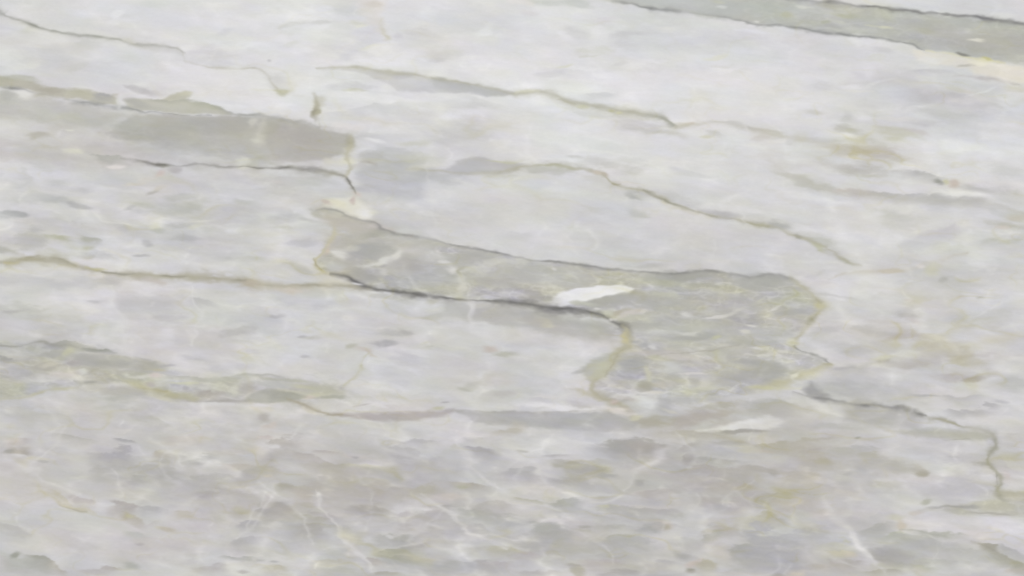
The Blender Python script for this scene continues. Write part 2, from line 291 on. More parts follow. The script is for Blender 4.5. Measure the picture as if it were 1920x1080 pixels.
P([(1075,572),(1110,562),(1150,553),(1192,546),(1185,560),(1150,578),(1110,580)], (168,169,165), .85, 7, fade=(1130,562,1150,600)); D(1098,572,26,6,(196,198,184),.8,8)

# dim stone along the underside of the dark vein
P([(830,566),(960,572),(1100,594),(1150,606),(1166,630),(1150,648),(1080,640),(1000,626),(900,602),(840,592)], (178,178,174), .95, 20, fade=(1000,590,985,665))
D(900,590,60,18,(190,189,185),.6); D(1018,603,18,7,(202,200,182),.85,22); D(1000,600,30,8,(186,182,172),.6); D(900,575,24,6,(200,196,186),.5)
P([(1093,692),(1108,676),(1140,664),(1164,656),(1152,680),(1132,703),(1112,720)], (182,183,177), .9, 7); D(1085,697,14,5,(186,187,186),.8,-14); D(1120,690,20,8,(196,197,186),.6)

# lower left belt
p_belt = part('grey_green_belt', 'mottled grey green belt low on the left')
P([(-400,610),(0,638),(40,645),(75,637),(120,644),(160,642),(215,653),(226,662),(250,667),(280,679),(310,686),(350,702),(400,708),(440,705),(480,702),(520,705),(550,711),(600,718),(650,722),(656,734),(640,745),(600,751),(560,752),(480,754),(330,754),(310,746),(270,738),(230,722),(180,724),(140,728),(100,734),(60,742),(0,750),(-400,740)], (188,188,181), .8, 14, p=p_belt, grain=1.2)
P([(-300,650),(0,652),(40,655),(60,665),(40,690),(0,690),(-300,690)], (200,200,197), .6, 14)
belt = [(185,660,44,8,(158,160,152),.9,5,1),(130,650,50,8,(172,173,164),.7,2,1),(15,676,24,8,(164,164,162),.9,8,1),(100,665,40,8,(182,182,178),.6,0,0),(135,660,12,9,(197,197,172),.85,0,0),(120,672,10,6,(190,190,168),.6,0,0),(85,690,32,9,(179,177,166),.85,-4,0),(100,684,22,4,(198,195,178),.7,-6,0),(200,681,60,14,(176,176,170),.8,4,0),(140,682,16,8,(178,174,172),.7,0,0),(165,700,14,9,(204,206,199),.85,0,0),(80,712,50,9,(203,202,200),.75,-4,0),(120,704,40,7,(200,195,191),.7,0,0),(40,705,50,16,(186,186,183),.5,0,0),(275,690,30,12,(174,174,170),.8,10,0),(260,705,40,4,(206,205,196),.75,0,0),(240,702,14,4,(206,207,196),.6,0,0),(297,705,18,6,(208,194,184),.9,20,0),(292,695,20,4,(194,189,166),.8,10,0),(285,720,14,4,(186,180,182),.7,0,0),(340,695,20,5,(205,204,198),.6,0,0),(310,686,20,4,(178,177,178),.7,0,0),(350,710,34,4,(180,180,174),.7,2,1),(345,719,30,2.5,(203,204,176),.8,0,0),(400,712,60,5,(182,184,172),.5,0,0),(390,700,24,5,(206,205,190),.6,0,0),(395,737,30,9,(172,167,162),.9,6,1),(440,728,14,10,(204,204,190),.8,-30,0),(380,725,22,4,(202,202,195),.7,0,0),(350,742,40,8,(184,182,158),.8,0,0),(460,725,20,12,(176,174,164),.7,0,0),(420,750,60,4,(172,170,164),.8,0,0),(545,712,40,4,(178,180,162),.6,6,0),(560,722,40,3,(200,200,176),.7,10,0),(510,720,40,8,(192,194,190),.7,0,0),(610,728,30,8,(187,188,170),.5,0,0),(640,735,16,7,(196,196,176),.5,0,0),(585,738,30,4,(200,200,176),.7,-6,0),(578,742,10,4,(208,196,180),.8,0,0),(555,732,24,3,(204,204,186),.7,10,0),(620,742,30,4,(174,176,160),.7,0,0),(230,735,50,10,(188,187,181),.7,0,0),(200,728,50,6,(186,184,180),.6,0,0),(310,748,20,6,(205,202,182),.7,20,0),(230,745,40,5,(186,187,182),.6,0,0)]
for x, y, rx, ry, c, a, an, e in belt: D(x, y, rx, ry, c, a, an, e)
p_lens = part('grey_green_lens', 'dark grey green lens at the end of the lower left belt')
P([(470,738),(490,731),(520,729),(560,734),(572,744),(545,753),(480,754),(460,748)], (168,170,160), .88, 6, p=p_lens)
p_pk = part('grey_lens', 'long pinkish grey lens below the middle')
P([(610,774),(660,776),(700,775),(770,771),(850,770),(838,780),(790,787),(725,791),(675,786),(640,781)], (175,171,169), .9, 7, p=p_pk)
D(820,766,16,5,(198,198,168),.8,-6); D(700,783,40,4,(180,174,170),.5)
P([(860,771),(960,771),(1010,775),(1060,771),(1140,769),(1165,780),(1200,792),(1192,808),(1120,812),(1050,806),(960,800),(890,790)], (180,180,180), .95, 6, fade=(1030,784,1030,835))
D(880,778,30,8,(182,182,180),.6,8,1); D(1050,795,60,10,(182,182,183),.6); D(965,800,20,14,(198,192,180),.5)
D(1050,764,80,7,(219,218,218),.85); D(1000,660,60,12,(211,211,210),.6); D(1030,720,40,14,(209,208,211),.5); D(1065,655,36,20,(211,210,212),.6)

# ---- right hand middle
rm = [(1620,287,64,13,(190,186,173),.85,6,0),(1648,284,34,12,(192,184,179),.8,6,0),(1605,298,26,3,(213,208,190),.7,8,0),(1480,262,40,10,(200,199,192),.5,0,0),(1615,319,68,11,(187,184,177),.85,8,0),(1640,332,30,4,(190,189,172),.6,6,0),(1585,318,30,8,(184,182,172),.6,4,0),(1480,329,34,7,(196,196,184),.85,4,0),(1535,349,44,10,(190,190,178),.85,18,0),(1612,361,44,8,(196,185,178),.9,2,0),(1575,358,14,5,(206,188,172),.7,0,0),(1540,372,60,6,(221,221,219),.7,10,0),(1700,372,70,12,(183,183,180),.85,6,1),(1780,378,60,12,(184,184,181),.7,4,1),(1830,382,40,10,(188,187,182),.6,6,0),(1725,330,44,10,(180,180,175),.85,6,1),(1757,339,11,6,(148,149,138),.9,10,0),(1773,340,8,6,(202,200,160),.8,0,0),(1787,343,11,8,(206,188,170),.9,0,0),(1845,354,44,10,(190,190,186),.8,4,0),(1800,364,52,8,(223,223,217),.9,4,0),(1660,340,30,6,(212,211,216),.5,0,0),(1800,320,60,14,(217,216,216),.6,4,0),(1885,320,30,14,(200,201,196),.6,0,0),(1900,400,40,10,(198,199,192),.6,14,0),(1910,402,20,7,(204,196,178),.7,0,0),(1890,421,44,7,(190,189,178),.8,6,0),(1877,427,16,5,(212,200,188),.8,0,0),(1890,437,40,6,(213,212,206),.6,0,0),(1890,453,40,6,(196,197,186),.7,-6,0),(1845,453,20,5,(192,193,184),.6,-8,0),(1690,408,50,12,(198,199,192),.6,10,0),(1690,420,40,14,(200,200,196),.6,0,0),(1650,402,16,6,(217,216,218),.6,0,0),(1460,422,18,6,(176,177,172),.8,10,0),(1448,420,12,9,(178,178,175),.8,0,0),(1500,442,13,4,(152,152,140),.85,14,0),(1515,446,12,3,(214,210,180),.7,0,0),(1530,452,30,10,(188,189,180),.7,30,0),(1535,462,20,4,(192,193,160),.7,30,0),(1590,490,14,5,(182,183,164),.8,26,0),(1580,484,30,7,(196,196,188),.6,30,0),(1700,490,60,16,(206,205,207),.6,0,0),(1660,455,34,14,(216,215,217),.7,-20,0),(1752,505,18,12,(208,207,184),.85,0,0),(1725,499,10,4,(222,216,214),.8,0,0),(1771,524,9,5,(178,178,172),.85,-10,0),(1840,520,60,20,(199,199,195),.5,0,0),(1790,535,40,10,(202,202,198),.5,0,0),(1720,565,24,9,(209,206,187),.8,-4,0),(1705,562,10,4,(212,200,188),.6,0,0),(1703,588,24,11,(184,183,181),.9,-6,0),(1727,585,14,10,(213,213,206),.7,-30,0),(1665,570,40,16,(211,210,208),.7,0,0),(1695,626,54,9,(188,183,178),.85,4,0),(1640,616,36,9,(191,190,189),.8,0,0),(1672,629,24,6,(192,186,172),.6,-14,0),(1708,600,14,5,(206,194,190),.6,30,0),(1590,641,16,6,(217,216,218),.7,14,0),(1580,655,40,12,(190,190,192),.7,12,0),(1650,650,60,10,(200,198,192),.6,0,0),(1652,676,15,5,(170,168,152),.9,-8,0),(1650,670,34,5,(211,210,184),.7,-10,0),(1680,682,24,5,(192,189,178),.7,8,0),(1640,686,30,5,(214,213,206),.7,0,0),(1610,688,50,8,(186,187,183),.6,-4,0),(1580,690,20,3,(178,178,176),.5,-8,0),(1770,670,70,22,(193,189,186),.8,-4,0),(1715,684,18,7,(184,180,176),.6,0,0),(1800,708,50,10,(191,187,187),.8,0,0),(1830,713,16,5,(178,173,170),.85,-8,0),(1780,738,60,8,(209,207,206),.7,-4,0),(1730,741,24,2.5,(176,177,175),.8,0,0),(1800,745,40,7,(190,190,191),.7,0,1),(1825,775,50,12,(183,182,184),.85,-8,1),(1880,755,14,4,(180,180,182),.8,10,0),(1900,720,30,14,(192,193,188),.7,0,0),(1900,770,40,8,(206,205,206),.6,0,0),(1880,630,40,8,(210,206,194),.7,-8,0),(1800,600,60,14,(196,197,195),.6,0,0),(1880,590,30,16,(200,200,192),.6,0,0),(1835,556,10,4,(186,186,178),.7,-10,0),(1700,552,60,6,(206,206,201),.5,0,0),(1560,556,50,3,(196,196,193),.6,2,0),(1540,625,24,8,(196,196,190),.6,-8,0),(1512,634,24,4,(217,217,214),.85,-8,0),(1540,640,60,20,(193,193,197),.5,0,0),(1560,725,50,18,(190,191,193),.6,0,0),(1640,735,90,22,(188,188,187),.5,0,0),(1550,770,26,14,(206,206,202),.8,0,0),(1465,770,40,12,(190,188,182),.7,0,0),(1450,795,30,12,(207,207,204),.7,0,0),(1690,796,30,5,(203,203,203),.7,-4,0)]
for x, y, rx, ry, c, a, an, e in rm: D(x, y, rx * 1.12, ry * 1.12, c, a * .9, an, e, gain=.5)
P([(1677,463),(1700,446),(1730,438),(1785,418),(1800,440),(1760,462),(1700,475)], (196,195,197), .8, 8, fade=(1725,445,1745,490))
P([(1580,762),(1640,762),(1700,772),(1740,782),(1720,800),(1640,800),(1585,790)], (182,181,179), .8, 16)
D(1750,806,60,8,(184,185,176),.6,2); D(1560,800,50,6,(186,187,180),.5)
P([(1320,806),(1360,797),(1400,786),(1440,778),(1470,790),(1460,804),(1400,808)], (219,219,217), .95, 8); D(1400,809,60,2.2,(176,174,168),.8,0); D(1345,800,30,8,(192,186,182),.6,-10)

# ---- right bottom block with its olive rim
P([(1660,806),(1720,806),(1800,808),(1850,811),(1866,820),(1850,826),(1790,824),(1720,822)], (180,180,168), .8, 9)
V([(1770,824,.6,.4),(1800,823,1),(1818,824,.7)], (150,148,140), .7, 1.6, 2)
D(1820,842,50,15,(206,205,206),.9,6); D(1760,830,50,12,(200,199,201),.7,8); D(1790,860,60,16,(200,199,202),.8,8)
D(1785,858,16,3,(188,188,190),.6); D(1800,912,70,24,(198,197,201),.85,-4); D(1855,893,16,10,(206,206,206),.8)
D(1845,874,26,6,(178,178,172),.85,4); D(1727,889,14,8,(168,165,148),.9,0); D(1722,880,16,10,(188,184,172),.6,30); D(1680,870,40,14,(184,183,178),.6,20); D(1730,900,24,6,(205,200,196),.4)
p_rim = part('olive_patch', 'olive streak with a straight lower edge at the right')
P([(1700,966),(1735,952),(1790,948),(1840,941),(1868,934),(1882,925),(1920,917),(2200,905),(2200,968),(1920,968),(1850,969),(1800,966),(1750,960)], (190,189,180), .75, 9, p=p_rim, grain=1.0)
D(1900,925,40,7,(174,172,158),.7); D(1800,949,50,4,(166,166,160),.7,-4); D(1885,950,40,8,(192,190,174),.6); D(1860,962,50,3,(174,172,160),.6); D(1740,942,12,6,(176,178,164),.7,-20); D(1720,962,14,4,(208,198,186),.6)
P([(1700,972),(1800,969),(1920,970),(2100,972),(2100,1010),(1920,1048),(1880,1030),(1820,1005),(1740,992),(1700,990)], (207,206,208), .85, 12); D(1845,980,40,9,(208,206,209),.7)

# ---- bottom
bm = [(45,846,26,9,(172,164,146),.9,4,-1),(42,832,26,8,(190,184,180),.8,0,0),(30,828,20,6,(206,192,184),.4,0,0),(20,847,12,4,(160,160,150),.7,0,0),(60,870,50,14,(200,198,200),.6,14,0),(75,862,20,5,(206,203,190),.6,10,0),(55,880,20,8,(210,209,212),.6,14,0),(85,868,14,3,(178,178,177),.6,8,0),(130,822,40,6,(182,182,176),.7,8,1),(228,829,24,5,(172,172,174),.85,8,1),(215,862,40,14,(175,174,178),.85,0,0),(220,890,44,12,(178,178,174),.7,0,0),(310,852,18,7,(186,180,164),.8,0,0),(320,845,16,4,(208,206,192),.8,8,0),(310,830,20,4,(208,206,196),.7,8,0),(275,905,32,10,(170,171,169),.85,6,1),(315,892,14,22,(172,173,169),.8,0,0),(290,885,40,14,(180,180,176),.7,0,0),(375,865,22,7,(174,175,172),.8,-8,0),(350,830,36,9,(196,190,185),.6,0,0),(430,848,30,8,(202,198,192),.6,0,0),(445,880,34,6,(188,182,174),.7,-6,0),(470,895,20,10,(174,173,170),.7,0,0),(380,908,60,12,(178,178,175),.7,0,0),(420,935,60,16,(177,175,174),.7,0,0),(390,930,30,6,(176,173,171),.7,-10,1),(235,955,34,9,(178,173,172),.85,6,0),(150,940,24,6,(188,182,178),.7,14,0),(110,935,24,4,(198,194,178),.7,30,0),(290,962,20,8,(178,178,180),.7,0,0),(250,974,24,7,(190,182,166),.8,30,0),(245,968,10,4,(196,194,168),.7,20,0),(300,990,10,3,(206,204,188),.7,10,0),(313,994,14,5,(200,192,170),.8,10,0),(455,955,14,5,(186,184,160),.7,14,0),(340,962,20,8,(188,184,172),.6,0,0),(365,986,34,9,(202,198,200),.7,0,0),(205,1000,34,7,(207,204,208),.7,20,0),(270,1012,20,10,(204,203,206),.6,0,0),(256,1023,10,3,(172,170,172),.7,0,0),(255,1008,20,8,(188,190,189),.5,0,0),(70,1058,24,9,(168,169,160),.9,26,0),(32,1041,11,5,(163,165,154),.9,-14,0),(100,1068,20,6,(178,174,162),.7,20,0),(50,1066,40,10,(184,185,180),.6,10,0),(20,1000,30,10,(186,185,184),.6,20,0),(190,1070,30,5,(182,177,174),.7,0,0),(248,1062,14,8,(178,180,174),.8,0,0),(300,1030,60,14,(199,194,192),.5,0,0),(450,1045,26,4,(172,174,168),.85,0,0),(470,1030,30,6,(206,206,202),.5,0,0),(465,1020,26,9,(180,179,180),.7,-8,0),(470,988,20,8,(178,178,182),.8,-8,0),(440,1005,30,8,(204,203,199),.6,-8,0),(395,1065,30,5,(182,177,174),.6,0,0),(455,1073,12,4,(172,168,168),.6,10,0),
(492,783,13,7,(184,181,178),.8,0,0),(500,800,18,6,(208,196,184),.7,0,0),(560,776,24,9,(213,212,212),.8,-20,0),(575,770,20,5,(215,213,212),.7,10,0),(490,768,24,6,(207,202,197),.7,0,0),(530,848,40,18,(176,173,171),.85,-20,0),(585,865,40,10,(180,176,173),.8,24,1),(620,876,40,9,(176,174,160),.85,4,0),(545,872,22,12,(204,204,203),.85,20,0),(490,848,16,14,(207,203,198),.85,-30,0),(498,822,16,4,(198,184,180),.7,0,0),(520,812,30,4,(206,203,197),.4,0,0),(500,886,30,10,(182,180,166),.8,8,0),(505,893,8,3,(212,200,170),.8,0,0),(545,915,18,6,(168,166,150),.9,4,0),(565,915,14,5,(190,186,160),.7,0,0),(570,928,18,6,(196,184,166),.7,30,0),(580,945,16,5,(180,177,158),.7,14,0),(515,960,30,17,(172,171,166),.85,-20,0),(535,950,16,10,(174,171,172),.7,0,0),(505,940,16,10,(200,196,197),.7,-30,0),(580,975,34,6,(178,177,162),.8,14,0),(600,966,24,7,(178,174,174),.7,10,0),(600,987,30,2.5,(174,172,154),.7,6,0),(585,1000,30,11,(176,174,172),.8,6,0),(545,1000,24,16,(190,192,193),.6,0,0),(690,958,40,8,(166,164,163),.9,4,0),(690,947,26,4,(180,178,174),.5,0,0),(680,978,24,7,(196,195,194),.7,-6,0),(660,925,90,14,(180,176,172),.6,0,0),(620,905,40,12,(180,178,172),.6,0,0),(715,888,34,12,(174,175,168),.85,6,1),(745,895,10,9,(168,170,164),.7,0,0),(685,875,40,3,(196,195,170),.7,6,0),(615,851,22,2.5,(182,176,172),.7,0,0),(660,855,24,6,(204,198,194),.6,0,0),(662,857,6,3,(174,174,174),.8,0,0),(690,905,40,4,(190,188,166),.6,0,0),(770,880,50,30,(184,183,185),.7,0,0),(780,830,40,8,(180,179,180),.7,4,1),(900,848,26,9,(174,172,174),.85,4,0),(890,825,26,8,(180,180,180),.7,4,1),(945,812,20,5,(188,184,170),.7,0,0),(880,912,30,5,(178,174,162),.85,10,0),(800,920,30,8,(184,182,166),.7,-6,0),(865,913,14,3,(182,183,162),.7,0,0),(840,932,30,8,(203,197,194),.85,-4,0),(836,953,9,5,(166,164,164),.85,0,0),(860,952,20,2,(208,208,203),.6,0,0),(905,968,60,9,(176,178,173),.8,10,0),(930,958,40,8,(184,182,178),.6,0,0),(790,985,50,24,(181,178,177),.7,0,0),(880,990,30,8,(178,177,176),.6,14,0),(745,1012,34,8,(174,175,172),.85,4,0),(780,1025,34,5,(180,178,178),.8,-10,0),(740,1037,30,8,(172,174,171),.85,-10,0),(750,1050,30,5,(168,170,168),.8,4,0),(800,1045,40,7,(196,194,192),.7,0,0),(690,1032,30,14,(188,188,187),.6,0,0),(660,1030,20,16,(200,196,191),.7,40,0),(620,1053,34,6,(190,186,170),.7,0,0),(700,1057,24,5,(180,174,170),.7,0,0),(510,1070,26,8,(188,184,166),.7,0,0),(485,1050,10,3,(172,174,172),.8,0,0),(510,1053,10,2.5,(176,178,176),.8,0,0),(560,1060,20,10,(204,202,203),.6,0,0),(720,1078,24,4,(172,170,156),.8,0,0),(910,1051,14,3,(176,174,172),.8,0,0),(930,1062,30,6,(182,178,177),.7,0,0),(850,1065,40,8,(182,183,182),.6,0,0),(945,1033,24,7,(190,188,168),.7,10,0),(900,1025,20,4,(186,184,180),.6,0,0),
(1180,846,60,15,(170,169,165),.9,0,0),(1165,842,30,8,(165,165,160),.6,4,0),(1210,845,30,10,(176,172,170),.6,0,0),(1285,862,18,9,(168,165,166),.85,-20,1),(1320,865,22,8,(170,171,164),.85,0,1),(1380,868,34,8,(174,174,171),.75,0,1),(1290,838,30,10,(180,178,176),.8,-20,1),(1330,845,40,10,(190,191,192),.7,0,0),(1095,882,50,10,(173,172,166),.85,6,0),(1045,875,16,4,(176,175,165),.8,0,0),(1080,873,20,3,(192,191,168),.7,-8,0),(1085,870,60,6,(180,179,168),.5,0,0),(1070,905,50,10,(180,179,179),.7,0,0),(1135,895,20,5,(174,175,172),.8,0,0),(1045,855,24,3,(180,178,178),.8,-4,0),(980,846,14,3,(180,180,178),.8,0,0),(1000,862,14,8,(206,204,206),.5,0,0),(1010,890,20,8,(204,202,205),.7,10,0),(975,895,24,10,(180,180,182),.7,0,0),(1015,832,20,12,(205,205,205),.6,0,0),(1200,904,13,5,(174,174,173),.85,4,0),(1205,921,24,4,(203,198,197),.6,-8,0),(1235,930,40,12,(183,178,177),.7,0,1),(1340,895,90,16,(178,174,173),.8,0,0),(1375,900,40,12,(176,175,170),.6,0,0),(1350,915,80,10,(186,181,179),.6,0,0),(1420,882,24,8,(174,172,168),.7,8,0),(1405,840,26,8,(206,203,178),.75,14,0),(1432,846,16,5,(210,196,176),.8,6,0),(1310,815,70,6,(182,179,164),.75,2,0),(1370,828,30,5,(176,175,164),.7,0,0),(1410,818,34,4,(198,199,194),.6,0,0),(1065,948,34,11,(175,177,173),.8,0,0),(1000,938,30,4,(184,184,170),.7,4,0),(1150,955,26,4,(200,200,170),.8,4,0),(1175,957,14,3,(208,206,198),.7,8,0),(1220,952,50,4,(203,200,197),.7,0,0),(1230,962,50,7,(180,178,177),.7,0,1),(1150,970,60,12,(182,182,180),.7,0,0),(1050,970,30,8,(200,200,200),.7,0,0),(1025,1002,44,18,(176,178,174),.85,-8,0),(980,1020,40,16,(182,181,178),.6,0,0),(1090,988,14,3,(174,174,166),.8,0,0),(1090,996,24,3,(178,178,164),.6,4,0),(1150,992,40,7,(178,178,176),.7,0,0),(1205,998,20,6,(172,173,171),.8,0,0),(1235,986,18,8,(208,194,176),.85,0,0),(1243,989,9,4,(184,178,156),.85,0,0),(1215,992,24,8,(180,181,178),.6,0,0),(1305,972,22,26,(208,208,207),.75,30,0),(1285,992,36,20,(203,203,202),.6,-30,0),(1325,940,8,14,(204,200,201),.6,-10,0),(1330,962,10,8,(190,191,193),.6,0,0),(1275,1042,14,7,(172,172,168),.8,14,0),(1296,1055,18,7,(208,192,176),.85,-20,0),(1318,1060,20,9,(184,180,160),.8,0,0),(1290,1071,9,5,(158,156,142),.9,0,0),(1240,1060,24,8,(184,183,186),.7,0,0),(1185,1028,50,14,(180,181,178),.7,0,0),(1130,1060,40,10,(190,184,184),.6,0,0),(1170,1075,40,5,(176,172,171),.7,-4,0),(1080,1070,14,8,(180,178,160),.75,20,0),(1075,1062,16,3,(176,174,168),.7,0,0),(985,1045,24,7,(188,180,178),.7,0,0),(1000,1073,30,5,(184,180,178),.7,0,0),(1395,950,40,12,(186,181,180),.7,-20,0),(1335,945,26,8,(184,180,178),.6,0,0),(1400,990,40,14,(194,192,176),.7,0,0),(1350,1000,40,10,(188,184,178),.6,-14,0),(1330,1008,20,6,(178,178,168),.7,-20,0),(1410,918,30,6,(188,184,172),.7,6,1),(1430,975,20,8,(186,184,162),.7,0,0),(1440,1045,55,38,(177,177,181),.85,10,0),(1395,1035,20,12,(176,177,171),.8,-40,0),(1360,1040,20,16,(200,196,188),.6,0,0),(1345,1075,60,4,(196,192,184),.6,0,0),
(1460,840,34,9,(178,176,162),.85,0,0),(1530,835,40,9,(186,182,170),.7,-10,0),(1530,845,24,6,(180,175,172),.7,-10,1),(1450,860,24,12,(202,202,198),.7,0,0),(1450,885,12,9,(170,169,162),.85,0,0),(1520,865,34,14,(184,180,171),.7,0,0),(1540,866,16,7,(184,181,160),.7,0,0),(1600,850,50,10,(184,185,181),.7,0,0),(1635,855,20,8,(182,181,164),.8,0,0),(1640,875,50,10,(182,182,184),.7,0,0),(1607,822,8,3,(166,168,160),.85,0,0),(1560,828,40,5,(204,204,200),.6,-6,0),(1580,888,16,4,(180,180,180),.7,8,0),(1500,905,40,14,(187,183,173),.7,0,0),(1470,935,44,7,(180,178,166),.8,-14,0),(1455,940,10,4,(172,170,162),.7,0,0),(1510,918,30,8,(194,191,174),.6,-8,0),(1490,955,40,12,(192,187,181),.6,0,0),(1545,965,24,8,(201,195,194),.6,0,0),(1500,970,30,8,(192,194,188),.5,0,0),(1450,980,24,6,(184,182,172),.8,4,0),(1500,1010,60,16,(186,186,189),.7,0,0),(1570,990,40,12,(196,195,199),.6,0,0),(1650,930,50,16,(201,201,203),.6,0,0),(1580,940,30,14,(196,196,196),.5,0,0),(1690,985,8,14,(208,196,178),.85,0,0),(1682,970,14,6,(200,200,182),.7,0,0),(1640,995,36,14,(182,183,180),.85,-14,1),(1680,1008,20,7,(190,194,172),.8,-8,0),(1705,1005,20,6,(202,203,201),.7,0,0),(1760,1002,40,5,(182,184,174),.8,6,0),(1730,1020,70,14,(181,182,177),.7,4,0),(1560,1030,34,14,(192,192,174),.85,6,0),(1570,1040,24,6,(202,198,170),.7,0,0),(1590,1040,14,5,(208,196,178),.5,10,0),(1510,1015,40,10,(186,186,185),.5,0,0),(1560,1062,34,8,(190,184,176),.7,0,0),(1605,1058,18,6,(178,175,168),.8,0,0),(1500,1074,20,6,(212,200,182),.85,0,0),(1460,1078,14,4,(172,168,162),.7,0,0),(1690,1066,50,7,(192,192,168),.8,4,0),(1660,1076,40,4,(176,174,160),.7,0,0),(1760,1062,50,8,(186,188,184),.6,4,0),(1725,1072,14,5,(206,198,180),.5,0,0),(1850,1032,20,7,(170,168,158),.85,14,0),(1880,1056,36,9,(172,172,156),.85,18,0),(1900,1040,30,7,(176,176,178),.6,20,0),(1830,1050,50,10,(188,188,185),.6,10,0),(1895,1070,20,5,(206,194,180),.6,-10,0),(1885,895,16,14,(203,200,198),.6,0,0),(1890,890,8,10,(206,192,186),.5,0,0),(1900,840,30,20,(196,195,195),.5,0,0)]
def scales(lst, gain):
    # the darker cells of this stone end sharply above and thin out below
    for x, y, rx, ry, c, a, an, e in lst:
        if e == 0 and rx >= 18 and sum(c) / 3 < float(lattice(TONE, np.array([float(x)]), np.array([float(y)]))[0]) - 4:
            D(x, y + .35 * ry, rx * 1.35, ry * 1.85, c, a * .92, an, 1, gain=gain)
        else: D(x, y, rx * 1.1, ry * 1.1, c, a * .9, an, e, gain=gain)
scales(bm, .3)
p_dk = part('grey_patch', 'small dark grey wedge near the bottom right corner')
P([(1626,1036),(1650,1026),(1685,1029),(1715,1042),(1745,1058),(1710,1064),(1660,1061),(1640,1052)], (170,169,167), .88, 9, p=p_dk, fade=(1640,1040,1790,1068))

